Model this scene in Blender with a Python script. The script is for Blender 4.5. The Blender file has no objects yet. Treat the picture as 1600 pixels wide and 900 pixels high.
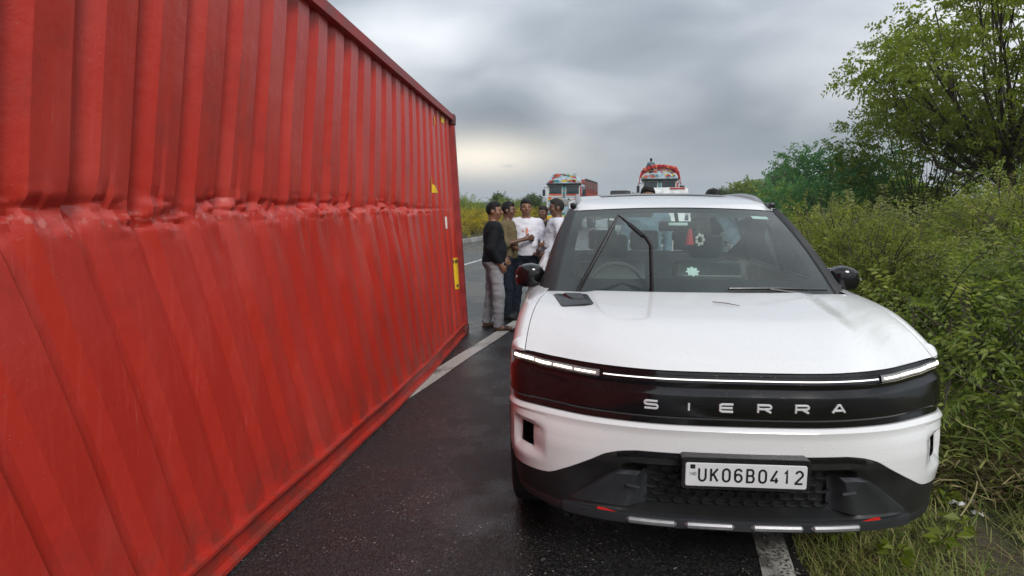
import bpy, bmesh, math, random
import numpy as np
from mathutils import Vector, Matrix, noise as mnoise
rnd = random.Random(7)
rs = np.random.RandomState(7)
R = math.radians
scene = bpy.context.scene
col = scene.collection

# ------------------------------------------------------------------ camera
CAM_H = 1.62
FPX = 1000.0
PITCH = math.atan(128 / FPX)
cam_d = bpy.data.cameras.new('camera')
cam_d.sensor_width = 36.0
cam_d.lens = 36.0 * FPX / 1600.0
cam_d.clip_start = 0.05
cam_d.clip_end = 20000
cam = bpy.data.objects.new('camera', cam_d)
cam.location = (0, 0, CAM_H)
cam.rotation_euler = (math.pi / 2 - PITCH, 0, 0)
col.objects.link(cam)
scene.camera = cam

# ------------------------------------------------------------------ sky, sun, exposure
SUN_EL, SUN_AZ = R(36), R(158)          # azimuth measured from +Y towards +X
world = bpy.data.worlds.new('World')
scene.world = world
world.use_nodes = True
wn, wl = world.node_tree.nodes, world.node_tree.links
wn.clear()


def WN(t, **k):
    n = wn.new(t)
    for a, b in k.items():
        setattr(n, a, b)
    return n


def wmath(op, a, b=None, c=None, clamp=False):
    n = WN('ShaderNodeMath', operation=op, use_clamp=clamp)
    for i, v in enumerate((a, b, c)):
        if v is None:
            continue
        if isinstance(v, (int, float)):
            n.inputs[i].default_value = v
        else:
            wl.new(v, n.inputs[i])
    return n.outputs[0]


def wramp(fac, stops):
    n = WN('ShaderNodeValToRGB')
    e = n.color_ramp.elements
    e[0].position, e[0].color = stops[0][0], (*stops[0][1], 1)
    e[1].position, e[1].color = stops[-1][0], (*stops[-1][1], 1)
    for p_, c_ in stops[1:-1]:
        q = e.new(p_)
        q.color = (*c_, 1)
    wl.new(fac, n.inputs[0])
    return n.outputs[0]


def wmix(fac, a, b, mode='MIX'):
    n = WN('ShaderNodeMix', data_type='RGBA', blend_type=mode)
    if isinstance(fac, (int, float)):
        n.inputs[0].default_value = fac
    else:
        wl.new(fac, n.inputs[0])
    for i, v in ((6, a), (7, b)):
        if isinstance(v, tuple):
            n.inputs[i].default_value = (*v, 1)
        else:
            wl.new(v, n.inputs[i])
    return n.outputs[2]


sky = WN('ShaderNodeTexSky', sky_type='NISHITA', sun_disc=False, sun_elevation=SUN_EL,
         sun_rotation=SUN_AZ, air_density=1.0, dust_density=3.0)
tc = WN('ShaderNodeTexCoord')
sep = WN('ShaderNodeSeparateXYZ')
wl.new(tc.outputs['Generated'], sep.inputs[0])
dx, dy, dz = sep.outputs
dzc = wmath('MAXIMUM', dz, 0.0)
den = wmath('ADD', dzc, 0.30)
comb = WN('ShaderNodeCombineXYZ')
wl.new(wmath('DIVIDE', dx, den), comb.inputs[0])
wl.new(wmath('DIVIDE', dy, den), comb.inputs[1])


def wnoise(scale, det, rough, off):
    m = WN('ShaderNodeMapping')
    m.inputs['Location'].default_value = off
    wl.new(comb.outputs[0], m.inputs[0])
    n = WN('ShaderNodeTexNoise')
    n.inputs['Scale'].default_value = scale
    n.inputs['Detail'].default_value = det
    n.inputs['Roughness'].default_value = rough
    n.inputs['Distortion'].default_value = 0.35
    wl.new(m.outputs[0], n.inputs[0])
    return n.outputs['Fac']


n1 = wnoise(0.80, 3.5, 0.45, (5.7, 0.3, 0))
n2 = wnoise(2.6, 4.0, 0.45, (8.4, 5.2, 0))
cl = wmath('ADD', wmath('MULTIPLY', n1, 0.75), wmath('MULTIPLY', n2, 0.25))
cloud = wramp(cl, [(0.38, (0.165, 0.187, 0.214)), (0.45, (0.22, 0.243, 0.272)), (0.50, (0.295, 0.318, 0.345)),
                   (0.56, (0.395, 0.415, 0.438)), (0.64, (0.55, 0.565, 0.58))])
# overcast luminance rises towards the zenith
up = wmath('MINIMUM', wmath('MULTIPLY_ADD', dzc, 3.0, 0.58), 1.7)
cloud = wmix(1.0, cloud, up, 'MULTIPLY')
# even grey veil over the horizon
veil = wramp(dzc, [(0.0, (1, 1, 1)), (0.035, (0.75,) * 3), (0.13, (0, 0, 0))])
cloud = wmix(veil, cloud, (0.235, 0.268, 0.295))
# cream break in the cloud, low in the sky up the road
az = wmath('ARCTAN2', dx, dy)
ga = wmath('POWER', wmath('DIVIDE', wmath('ADD', az, 0.055), 0.12), 2.0)
ge = wmath('POWER', wmath('DIVIDE', wmath('SUBTRACT', dz, 0.072), 0.034), 2.0)
gl = wmath('EXPONENT', wmath('MULTIPLY', wmath('ADD', ga, ge), -1.0))
gn = wnoise(5.5, 4.0, 0.5, (1.2, 0.4, 0))
gl = wmath('MULTIPLY', gl, wmath('MULTIPLY_ADD', gn, 3.4, -0.3, True), None, True)
cloud = wmix(gl, cloud, (0.80, 0.72, 0.60))
skyc = wmix(1.0, sky.outputs[0], (0.10, 0.10, 0.10), 'MULTIPLY')
tot = wmix(0.05, cloud, skyc)
bg = WN('ShaderNodeBackground')
bg.inputs[1].default_value = 1.0
wl.new(tot, bg.inputs[0])
wo = WN('ShaderNodeOutputWorld')
wl.new(bg.outputs[0], wo.inputs[0])

sun_d = bpy.data.lights.new('sun', 'SUN')
sun_d.energy = 1.5
sun_d.angle = R(20)
sun_d.color = (1.0, 0.97, 0.93)
sun = bpy.data.objects.new('sun', sun_d)
sd = Vector((math.sin(SUN_AZ) * math.cos(SUN_EL), math.cos(SUN_AZ) * math.cos(SUN_EL), math.sin(SUN_EL)))
sun.rotation_euler = sd.to_track_quat('Z', 'Y').to_euler()
col.objects.link(sun)

scene.view_settings.view_transform = 'Standard'
scene.view_settings.look = 'None'
scene.view_settings.exposure = 0.7
scene.view_settings.gamma = 1.0
scene.view_settings.use_curve_mapping = False
scene.cycles.max_bounces = 6
scene.cycles.transparent_max_bounces = 12
scene.cycles.use_denoising = True
scene.cycles.caustics_reflective = False
scene.cycles.caustics_refractive = False

# ------------------------------------------------------------------ helpers


def link(o):
    col.objects.link(o)
    return o


def tag(o, label=None, cat=None, group=None, kind=None):
    if label:
        o['label'] = label
    if cat:
        o['category'] = cat
    if group:
        o['group'] = group
    if kind:
        o['kind'] = kind
    return o


def empty(name, loc=(0, 0, 0), rz=0.0, label=None, cat=None, group=None):
    o = bpy.data.objects.new(name, None)
    o.empty_display_size = 0.2
    o.location = loc
    o.rotation_euler = (0, 0, rz)
    link(o)
    return tag(o, label, cat, group)


def mesh(name, v, f, mat=None, parent=None, smooth=True, sharp=35, attr=None, midx=None):
    me = bpy.data.meshes.new(name)
    if isinstance(v, np.ndarray):
        v = v.tolist()
    if isinstance(f, np.ndarray):
        f = f.tolist()
    me.from_pydata(v, [], f)
    if mat is not None:
        for m in (mat if isinstance(mat, (list, tuple)) else [mat]):
            me.materials.append(m)
    if midx is not None:
        me.polygons.foreach_set('material_index', np.asarray(midx, dtype=np.int32))
    if smooth:
        me.polygons.foreach_set('use_smooth', np.ones(len(me.polygons), dtype=bool))
        if sharp is not None:
            me.set_sharp_from_angle(angle=R(sharp))
    if attr is not None:
        a = me.attributes.new('var', 'FLOAT', 'POINT')
        a.data.foreach_set('value', np.asarray(attr, dtype=np.float32))
    me.update()
    o = bpy.data.objects.new(name, me)
    link(o)
    if parent is not None:
        o.parent = parent
    return o


def clone(o, parent=None):
    c = o.copy()
    link(c)
    c.parent = parent
    for ch in list(o.children):
        clone(ch, c)
    return c


class MB:
    """collects shapes for one mesh"""

    def __init__(s):
        s.v, s.f = [], []

    def add(s, v, f):
        n = len(s.v)
        s.v += [tuple(map(float, q)) for q in v]
        s.f += [tuple(int(i) + n for i in q) for q in f]
        return s

    def box(s, c, d, bev=0.0, rot=None, seg=2):
        bm = bmesh.new()
        bmesh.ops.create_cube(bm, size=1.0)
        for q in bm.verts:
            q.co = Vector((q.co.x * d[0], q.co.y * d[1], q.co.z * d[2]))
        if bev > 0:
            bmesh.ops.bevel(bm, geom=bm.edges[:], offset=min(bev, min(d) * 0.45), segments=seg, affect='EDGES', profile=0.6)
        M = rot if rot is not None else Matrix.Identity(3)
        bm.verts.index_update()
        v = [M @ q.co + Vector(c) for q in bm.verts]
        f = [[q.index for q in p.verts] for p in bm.faces]
        bm.free()
        return s.add(v, f)

    def grid(s, P, wrap=False, flip=False):
        P = np.asarray(P, float)
        n, m = P.shape[:2]
        f = []
        for i in range(n - 1):
            for j in range(m if wrap else m - 1):
                k = (j + 1) % m
                q = [i * m + j, i * m + k, (i + 1) * m + k, (i + 1) * m + j]
                f.append(q[::-1] if flip else q)
        return s.add(P.reshape(-1, 3), f)

    def tube(s, pts, rad, n=8, cap=True):
        pts = [Vector(q) for q in pts]
        if isinstance(rad, (int, float)):
            rad = [rad] * len(pts)
        rings = []
        t0 = (pts[1] - pts[0]).normalized()
        up_ = Vector((0, 0, 1)) if abs(t0.z) < 0.9 else Vector((1, 0, 0))
        nx = t0.cross(up_).normalized()
        for i, q in enumerate(pts):
            t = (pts[min(i + 1, len(pts) - 1)] - pts[max(i - 1, 0)]).normalized()
            nx = (nx - t * nx.dot(t)).normalized()
            ny = t.cross(nx)
            rings.append([q + (nx * math.cos(2 * math.pi * k / n) + ny * math.sin(2 * math.pi * k / n)) * rad[i] for k in range(n)])
        b = len(s.v)
        s.grid([[tuple(q) for q in r] for r in rings], wrap=True)
        if cap:
            L = len(pts)
            s.f.append(tuple(b + k for k in range(n))[::-1])
            s.f.append(tuple(b + (L - 1) * n + k for k in range(n)))
        return s

    def lathe(s, prof, c=(0, 0, 0), axis='X', n=32):
        P = []
        for (a, r) in prof:
            row = []
            for k in range(n):
                t = 2 * math.pi * k / n
                if axis == 'X':
                    row.append((c[0] + a, c[1] + r * math.cos(t), c[2] + r * math.sin(t)))
                elif axis == 'Z':
                    row.append((c[0] + r * math.cos(t), c[1] + r * math.sin(t), c[2] + a))
                else:
                    row.append((c[0] + r * math.cos(t), c[1] + a, c[2] + r * math.sin(t)))
            P.append(row)
        return s.grid(P, wrap=True)

    def prism(s, poly, a, b, axis='Y'):
        """poly of 2D points, extruded from a to b along axis"""
        n = len(poly)
        def mk(p, t):
            return (p[0], t, p[1]) if axis == 'Y' else ((t, p[0], p[1]) if axis == 'X' else (p[0], p[1], t))
        v = [mk(p, a) for p in poly] + [mk(p, b) for p in poly]
        f = [tuple(range(n)), tuple(range(2 * n - 1, n - 1, -1))]
        f += [(i, n + i, n + (i + 1) % n, (i + 1) % n) for i in range(n)]
        return s.add(v, f)

    def build(s, name, mat, parent=None, smooth=True, sharp=35):
        o = mesh(name, s.v, s.f, mat, parent, smooth, sharp)
        bm = bmesh.new()
        bm.from_mesh(o.data)
        bmesh.ops.recalc_face_normals(bm, faces=bm.faces[:])
        bm.to_mesh(o.data)
        bm.free()
        if smooth and sharp is not None:
            o.data.set_sharp_from_angle(angle=R(sharp))
        return o


def pchip(xs, ys):
    xs, ys = np.asarray(xs, float), np.asarray(ys, float)
    h = np.diff(xs)
    d = np.diff(ys) / h
    m = np.zeros(len(xs))
    for i in range(1, len(xs) - 1):
        if d[i - 1] * d[i] > 0:
            w1, w2 = 2 * h[i] + h[i - 1], h[i] + 2 * h[i - 1]
            m[i] = (w1 + w2) / (w1 / d[i - 1] + w2 / d[i])
    m[0], m[-1] = d[0], d[-1]

    def fn(x):
        x = np.asarray(x, float)
        xx = np.clip(x, xs[0], xs[-1])
        i = np.clip(np.searchsorted(xs, xx, side='right') - 1, 0, len(xs) - 2)
        t = (xx - xs[i]) / h[i]
        return ((2 * t ** 3 - 3 * t ** 2 + 1) * ys[i] + (t ** 3 - 2 * t ** 2 + t) * h[i] * m[i]
                + (-2 * t ** 3 + 3 * t ** 2) * ys[i + 1] + (t ** 3 - t ** 2) * h[i] * m[i + 1])
    return fn


def sst(a, b, x):
    t = np.clip((np.asarray(x, float) - a) / (b - a), 0, 1)
    return t * t * (3 - 2 * t)


def vnoise(P, seed=0):
    """smooth value noise, P (...,3) -> (-1..1)"""
    P = np.asarray(P, float)
    i = np.floor(P).astype(np.int64)
    f = P - i
    f = f * f * (3 - 2 * f)

    def h(a, b, c):
        n = (a * 374761393 + b * 668265263 + c * 1274126177 + seed * 974711) & 0x7fffffff
        n = ((n ^ (n >> 13)) * 1274126177) & 0x7fffffff
        n = n ^ (n >> 16)
        return (n & 0xffff) / 32767.5 - 1
    r = 0
    for a in (0, 1):
        for b in (0, 1):
            for c in (0, 1):
                w = (f[..., 0] if a else 1 - f[..., 0]) * (f[..., 1] if b else 1 - f[..., 1]) * (f[..., 2] if c else 1 - f[..., 2])
                r = r + w * h(i[..., 0] + a, i[..., 1] + b, i[..., 2] + c)
    return r


# ------------------------------------------------------------------ materials
class NT:
    def __init__(s, name):
        s.m = bpy.data.materials.new(name)
        s.m.use_nodes = True
        s.n, s.l = s.m.node_tree.nodes, s.m.node_tree.links
        s.p = s.n['Principled BSDF']
        s.out = s.n['Material Output']

    def node(s, t, **k):
        n = s.n.new(t)
        for a, b in k.items():
            setattr(n, a, b)
        return n

    def put(s, v, sock):
        if isinstance(v, (int, float)):
            sock.default_value = v
        elif isinstance(v, tuple):
            sock.default_value = (*v, 1) if len(v) == 3 and sock.type == 'RGBA' else v
        else:
            s.l.new(v, sock)

    def coord(s, scale=(1, 1, 1), kind='Object', loc=(0, 0, 0), rot=(0, 0, 0)):
        t = s.node('ShaderNodeTexCoord')
        m = s.node('ShaderNodeMapping')
        m.inputs['Scale'].default_value = scale
        m.inputs['Location'].default_value = loc
        m.inputs['Rotation'].default_value = rot
        s.l.new(t.outputs[kind], m.inputs[0])
        return m.outputs[0]

    def noise(s, vec, scale, det=4.0, rough=0.55, out='Fac', dist=0.0):
        n = s.node('ShaderNodeTexNoise')
        s.l.new(vec, n.inputs[0])
        n.inputs['Scale'].default_value = scale
        n.inputs['Detail'].default_value = det
        n.inputs['Roughness'].default_value = rough
        n.inputs['Distortion'].default_value = dist
        return n.outputs[out]

    def voro(s, vec, scale, out='Distance', feature='F1', rand=1.0):
        n = s.node('ShaderNodeTexVoronoi', feature=feature)
        s.l.new(vec, n.inputs[0])
        n.inputs['Scale'].default_value = scale
        n.inputs['Randomness'].default_value = rand
        return n.outputs[out]

    def math(s, op, a, b=None, c=None, clamp=False):
        n = s.node('ShaderNodeMath', operation=op, use_clamp=clamp)
        for i, v in enumerate((a, b, c)):
            if v is not None:
                s.put(v, n.inputs[i])
        return n.outputs[0]

    def rng(s, v, a, b, c=0.0, d=1.0, smooth=True):
        n = s.node('ShaderNodeMapRange', interpolation_type='SMOOTHSTEP' if smooth else 'LINEAR')
        s.put(v, n.inputs[0])
        for i, q in enumerate((a, b, c, d)):
            n.inputs[i + 1].default_value = q
        return n.outputs[0]

    def mix(s, fac, a, b, mode='MIX'):
        n = s.node('ShaderNodeMix', data_type='RGBA', blend_type=mode)
        s.put(fac, n.inputs[0])
        s.put(a, n.inputs[6])
        s.put(b, n.inputs[7])
        return n.outputs[2]

    def bump(s, h, strength=0.3, dist=0.01, normal=None):
        n = s.node('ShaderNodeBump')
        n.inputs['Strength'].default_value = strength
        n.inputs['Distance'].default_value = dist
        s.put(h, n.inputs['Height'])
        if normal is not None:
            s.l.new(normal, n.inputs['Normal'])
        return n.outputs[0]

    def set(s, **k):
        for a, v in k.items():
            s.put(v, s.p.inputs[a.replace('_', ' ')])
        return s


def simple(name, c, rough=0.5, metal=0.0, var=0.12, scale=9.0, bumps=0.0, bscale=60.0, coat=0.0, spec=0.5):
    t = NT(name)
    v = t.coord()
    n = t.noise(v, scale, 5)
    k = t.rng(n, 0.3, 0.7, 1 - var, 1 + var, False)
    cc = t.mix(1.0, c, k, 'MULTIPLY')
    t.set(Base_Color=cc, Metallic=metal, Roughness=t.rng(n, 0.3, 0.7, max(rough - 0.06, 0.02), min(rough + 0.06, 1), False))
    t.p.inputs['Specular IOR Level'].default_value = spec
    if coat:
        t.p.inputs['Coat Weight'].default_value = coat
        t.p.inputs['Coat Roughness'].default_value = 0.04
    if bumps:
        t.set(Normal=t.bump(t.noise(v, bscale, 3), bumps, 0.004))
    return t.m


def emissive(name, c, strength):
    t = NT(name)
    t.set(Base_Color=(0.8, 0.8, 0.8), Emission_Color=c, Emission_Strength=strength)
    return t.m


def droplets(t, v, scale, thr=0.62, size=0.30):
    """height of scattered water drops"""
    d = t.voro(v, scale)
    cn = t.voro(v, scale, 'Color')
    sp = t.node('ShaderNodeSeparateColor')
    t.l.new(cn, sp.inputs[0])
    on = t.math('GREATER_THAN', sp.outputs[0], thr)
    sz = t.math('MULTIPLY_ADD', sp.outputs[1], size, 0.08)
    q = t.math('SUBTRACT', 1.0, t.math('POWER', t.math('DIVIDE', d, sz, None, True), 2.0), None, True)
    return t.math('MULTIPLY', t.math('SQRT', q), on)


def paint(name, c, rough=0.28, drops=True):
    t = NT(name)
    v = t.coord()
    n = t.noise(v, 3.0, 6, 0.6)
    dirt = t.rng(t.noise(v, 14.0, 6, 0.65), 0.56, 0.85, 0.0, 0.05)
    specks = t.rng(t.voro(v, 26.0), 0.05, 0.02, 0.0, 0.5)
    gate = t.math('GREATER_THAN', t.noise(v, 7.0, 2), 0.56)
    dirt = t.math('MAXIMUM', dirt, t.math('MULTIPLY', specks, gate))
    t.set(Base_Color=t.mix(dirt, c, (0.20, 0.17, 0.14)), Roughness=t.rng(n, 0.3, 0.7, rough - 0.06, rough + 0.08, False))
    t.p.inputs['Coat Weight'].default_value = 0.8
    t.p.inputs['Coat Roughness'].default_value = 0.05
    if drops:
        h = t.math('ADD', droplets(t, v, 95.0, 0.70), t.math('MULTIPLY', droplets(t, v, 210.0, 0.6), 0.4))
        b = t.bump(h, 0.55, 0.0018)
        t.set(Normal=b)
        t.l.new(b, t.p.inputs['Coat Normal'])
    return t.m


def plastic(name, c, rough, drops=0.0, coat=0.0, grain=0.0):
    t = NT(name)
    v = t.coord()
    n = t.noise(v, 5.0, 5, 0.6)
    t.set(Base_Color=t.mix(t.rng(n, 0.45, 0.75, 0, 0.25), c, tuple(min(q * 1.9 + 0.006, 1) for q in c)), Roughness=t.rng(n, 0.3, 0.7, max(rough - 0.08, 0.03), rough + 0.08, False))
    if coat:
        t.p.inputs['Coat Weight'].default_value = coat
        t.p.inputs['Coat Roughness'].default_value = 0.03
    b = None
    if grain:
        b = t.bump(t.noise(v, 420.0, 2), grain, 0.001)
    if drops:
        b = t.bump(droplets(t, v, 110.0, 0.72), drops, 0.0015, b)
    if b is not None:
        t.set(Normal=b)
        t.l.new(b, t.p.inputs['Coat Normal'])
    return t.m


def glass(name, tint=(0.62, 0.72, 0.70), f0=1.5, rough=0.0, haze=0.0):
    t = NT(name)
    tr = t.node('ShaderNodeBsdfTransparent')
    tr.inputs[0].default_value = (*tint, 1)
    gl_ = t.node('ShaderNodeBsdfGlossy')
    gl_.inputs['Roughness'].default_value = rough
    fr = t.node('ShaderNodeFresnel')
    fr.inputs[0].default_value = f0
    v = t.coord()
    b = t.bump(droplets(t, v, 85.0, 0.8), 0.5, 0.001)
    t.l.new(b, gl_.inputs['Normal'])
    m = t.node('ShaderNodeMixShader')
    t.l.new(fr.outputs[0], m.inputs[0])
    t.l.new(tr.outputs[0], m.inputs[1])
    t.l.new(gl_.outputs[0], m.inputs[2])
    o = m.outputs[0]
    if haze:
        df = t.node('ShaderNodeBsdfDiffuse')
        df.inputs[0].default_value = (0.46, 0.58, 0.56, 1)
        m2 = t.node('ShaderNodeMixShader')
        t.put(t.rng(t.noise(v, 6.0, 5), 0.35, 0.75, haze * 0.75, haze), m2.inputs[0])
        t.l.new(o, m2.inputs[1])
        t.l.new(df.outputs[0], m2.inputs[2])
        o = m2.outputs[0]
    t.l.new(o, t.out.inputs[0])
    return t.m


def leafmat(name, c1, c2, c3, trans=0.35, rough=0.5):
    """three leaf colours chosen by the per-leaf attribute"""
    t = NT(name)
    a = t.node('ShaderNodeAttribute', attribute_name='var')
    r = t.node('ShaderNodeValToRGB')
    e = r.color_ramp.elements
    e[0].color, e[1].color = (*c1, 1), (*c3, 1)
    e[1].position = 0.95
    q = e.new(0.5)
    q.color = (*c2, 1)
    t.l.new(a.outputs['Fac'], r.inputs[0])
    t.set(Base_Color=r.outputs[0], Roughness=rough)
    t.p.inputs['Specular IOR Level'].default_value = 0.35
    tl = t.node('ShaderNodeBsdfTranslucent')
    t.l.new(t.mix(1.0, r.outputs[0], (1.15, 1.25, 0.6), 'MULTIPLY'), tl.inputs[0])
    m = t.node('ShaderNodeMixShader')
    m.inputs[0].default_value = trans
    t.l.new(t.p.outputs[0], m.inputs[1])
    t.l.new(tl.outputs[0], m.inputs[2])
    t.l.new(m.outputs[0], t.out.inputs[0])
    return t.m


# road frame: p across (to the right), q along
RD = Vector((0.2425, 0.9701, 0))
RN = Vector((0.9701, -0.2425, 0))
RA = math.atan2(-RD.x, RD.y)           # z rotation of things aligned with the road


def RW(p, q, z=0.0):
    return (RN.x * p + RD.x * q, RN.y * p + RD.y * q, z)
# ------------------------------------------------------------------ ground and road
def asphalt_mat():
    t = NT('wet_asphalt')
    v = t.coord()
    agg = t.noise(v, 150.0, 3, 0.6)
    vor = t.voro(v, 120.0)
    vcol = t.voro(v, 120.0, 'Color')
    sp = t.node('ShaderNodeSeparateColor')
    t.l.new(vcol, sp.inputs[0])
    big = t.noise(v, 0.55, 5, 0.6)
    mid = t.noise(v, 3.0, 5, 0.6)
    base = t.mix(agg, (0.004, 0.004, 0.005), (0.018, 0.0178, 0.0175))
    base = t.mix(t.rng(big, 0.35, 0.7), base, (0.009, 0.009, 0.0095))
    base = t.mix(t.math('POWER', sp.outputs[2], 2.5), base, (0.045, 0.044, 0.043))
    stone_sparkle = t.math('GREATER_THAN', sp.outputs[0], 0.978)  # pale aggregate that also paints in the sparkle of the wet surface
    base = t.mix(t.math('MULTIPLY', t.math('MULTIPLY', stone_sparkle, t.rng(mid, 0.40, 0.62, 0.15, 1.0)), t.math('MULTIPLY_ADD', sp.outputs[1], 0.6, 0.1)), base, (0.42, 0.40, 0.37))
    wet = t.rng(t.math('ADD', t.math('MULTIPLY', big, 0.65), t.math('MULTIPLY', mid, 0.35)), 0.42, 0.60)
    rough = t.mix(wet, (0.36,) * 3, (0.13,) * 3)
    t.set(Base_Color=base, Roughness=rough)
    t.p.inputs['Specular IOR Level'].default_value = 0.5
    h = t.math('ADD', t.math('MULTIPLY', vor, 0.8), t.math('MULTIPLY', agg, 0.6))
    nrm = t.node('ShaderNodeBump')
    nrm.inputs['Distance'].default_value = 0.006
    t.put(t.rng(wet, 0, 1, 0.85, 0.42), nrm.inputs['Strength'])
    t.put(h, nrm.inputs['Height'])
    t.set(Normal=t.bump(t.noise(v, 1.4, 3), 0.12, 0.03, nrm.outputs[0]))
    return t.m


def linepaint_mat(name='road_paint', w0=0.0):
    t = NT(name)
    v = t.coord()
    n = t.noise(v, 60.0, 5, 0.65)
    b = t.noise(v, 2.5, 5, 0.65)
    wear = t.math('MAXIMUM', t.rng(n, 0.56 - w0, 0.66 - w0), t.rng(b, 0.50 - w0, 0.66 - w0, 0, 0.8))
    c = t.mix(b, (0.42, 0.41, 0.37), (0.56, 0.55, 0.51))
    t.set(Base_Color=t.mix(wear, c, (0.05, 0.05, 0.048)), Roughness=0.38, Normal=t.bump(t.noise(v, 150.0, 3), 0.35, 0.004))
    return t.m


def soil_mat():
    t = NT('verge_soil')
    v = t.coord()
    a, b, c = t.noise(v, 1.3, 6, 0.6), t.noise(v, 22.0, 6, 0.65), t.noise(v, 120.0, 3)
    base = t.mix(b, (0.035, 0.022, 0.013), (0.115, 0.075, 0.045))
    base = t.mix(t.rng(a, 0.40, 0.62), base, (0.05, 0.058, 0.02))
    t.set(Base_Color=base, Roughness=0.75, Normal=t.bump(t.math('ADD', b, t.math('MULTIPLY', c, 0.5)), 0.8, 0.03))
    return t.m


M_ASPH, M_LINE, M_LINEW, M_SOIL = asphalt_mat(), linepaint_mat(), linepaint_mat('worn_road_paint', 0.07), soil_mat()
ROAD_R = 0.66
ROAD_L = -8.75


def ground_z(p, q):
    p, q = np.asarray(p, float), np.asarray(q, float)
    z = -0.07 + 0 * p
    e = sst(ROAD_R + 0.02, ROAD_R + 0.35, p)
    bump = 0.035 * vnoise(np.stack([p * 1.7, q * 1.7, 0 * p], -1), 3) + 0.014 * vnoise(np.stack([p * 6, q * 6, 0 * p], -1), 4)
    rise = 0.35 * sst(2.0, 7.0, p) * (1 - 0.0 * q)
    return z + e * (0.05 + bump * (p < 30) + rise)


pk = np.concatenate([[-1900, -1200, -400, -120, -50, -25, -16, -12, -9.2, -7, -4, -1.5, 0.2], np.arange(0.6, 9.0, 0.12), [10, 12, 15, 20, 30, 60, 150, 500, 1500, 1900]])
qk = np.concatenate([[-300, -60, -20, -8, -4], np.arange(-2, 16, 0.14), [17, 19, 22, 26, 32, 40, 60, 100, 200, 500, 1200, 1900]])
PP, QQ = np.meshgrid(pk, qk)
ZZ = ground_z(PP, QQ)
G = np.stack([RN.x * PP + RD.x * QQ, RN.y * PP + RD.y * QQ, ZZ], -1)
g = MB().grid(G)
tag(mesh('ground', g.v, g.f, M_SOIL), kind='structure')

# the paved carriageway: gently uneven slab with a ragged right edge
qs = np.concatenate([np.arange(-12, 24, 0.25), np.arange(24, 60, 2.0), np.arange(60, 400, 20.0)])
ps = np.array([ROAD_L, -7, -5, -3, -1, 0.2, 0.5])
row = []
for q in qs:
    e = ROAD_R + 0.05 * float(vnoise(np.array([q * 1.9, 0.3, 0]), 5)) + 0.03 * float(vnoise(np.array([q * 6.1, 0.3, 0]), 6))
    if q > 24:
        e = ROAD_R
    row.append([RW(p, q, 0) for p in ps] + [RW(e, q, -0.004), RW(e + 0.02, q, -0.10)])
g = MB().grid(row)
tag(mesh('road', g.v, g.f, M_ASPH), kind='structure')


def stripe(name, p0, p1, q0, q1, drift=0.0, z=0.004):
    n = max(2, int((q1 - q0) / 0.5))
    P = []
    for i in range(n + 1):
        q = q0 + (q1 - q0) * i / n
        w = drift * (min(q, 14) - 5) + 0.006 * math.sin(q * 9.3) + 0.005 * math.sin(q * 23.1)
        P.append([RW(p0 + w, q, z), RW(p1 + w * (1 if drift else 0.6), q, z)])
    g = MB().grid(P)
    return mesh(name, g.v, g.f, M_LINE if drift or 'dash' in name else M_LINEW)


tag(stripe('lane_edge_line', -2.285, -2.125, -10, 300, 0.035), kind='structure')
tag(stripe('shoulder_edge_line', 0.43, 0.575, -10, 200), kind='structure')
k = 0
for q0 in np.arange(-9.0, 140, 9.0):
    o = stripe('lane_dash', -5.66, -5.54, q0 + 7.6, q0 + 10.8)
    tag(o, kind='structure')

# median kerb: separate stones painted dark and pale, and the raised bed behind them
M_KERB_D = simple('kerb_dark', (0.22, 0.22, 0.205), 0.6, var=0.3, bumps=0.4)
M_KERB_W = simple('kerb_pale', (0.30, 0.30, 0.28), 0.6, var=0.3, bumps=0.4)
M_MED = simple('median_earth', (0.06, 0.055, 0.025), 0.9, var=0.4, scale=3, bumps=0.6, bscale=20)
med = MB()
med.grid([[RW(p, q, z) for p, z in ((-8.98, 0.10), (-10.5, 0.22), (-12.6, 0.22), (-13.9, 0.1))] for q in np.arange(-10, 160, 5.0)])
tag(med.build('median', M_MED), kind='structure')
kb = MB().box((0, 0, 0.07), (0.20, 0.985, 0.24), 0.025)
kproto = None
kerb = empty('kerb', RW(-8.86, 12, 0), RA)
tag(kerb, kind='structure')
for i in range(58):
    m = M_KERB_D if i % 2 else M_KERB_W
    if i < 2:
        o = kb.build('kerb_stone', m, kerb)
        if i == 0:
            k0 = o
        else:
            k1 = o
    else:
        o = (k1 if i % 2 else k0).copy()
        link(o)
        o.parent = kerb
    o.location = (rnd.uniform(-0.012, 0.012), i * 1.0, rnd.uniform(-0.01, 0.01))

# loose grit washed onto the paved edge
rgg = np.random.RandomState(77)
N_ = 2600
gp_ = ROAD_R - 0.02 + rgg.normal(size=N_) * 0.16
gq_ = rgg.uniform(0.5, 12, N_)
gs_ = rgg.uniform(0.003, 0.011, N_) * rgg.uniform(.5, 1.3, N_)
gc_ = np.stack([RN.x * gp_ + RD.x * gq_, RN.y * gp_ + RD.y * gq_, np.where(gp_ < ROAD_R, 0.004, ground_z(gp_, gq_)) + gs_ * .4], -1)
oct_ = np.array([(1, 0, 0), (0, 1, 0), (-1, 0, 0), (0, -1, 0), (0, 0, .8), (0, 0, -.8)], float)
gv_ = (gc_[:, None, :] + oct_[None] * gs_[:, None, None] * rgg.uniform(.6, 1.3, (N_, 6, 1))).reshape(-1, 3)
gf_ = np.array([(0, 1, 4), (1, 2, 4), (2, 3, 4), (3, 0, 4), (1, 0, 5), (2, 1, 5), (3, 2, 5), (0, 3, 5)])
gf_ = (gf_[None] + (np.arange(N_) * 6)[:, None, None]).reshape(-1, 3)
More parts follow.
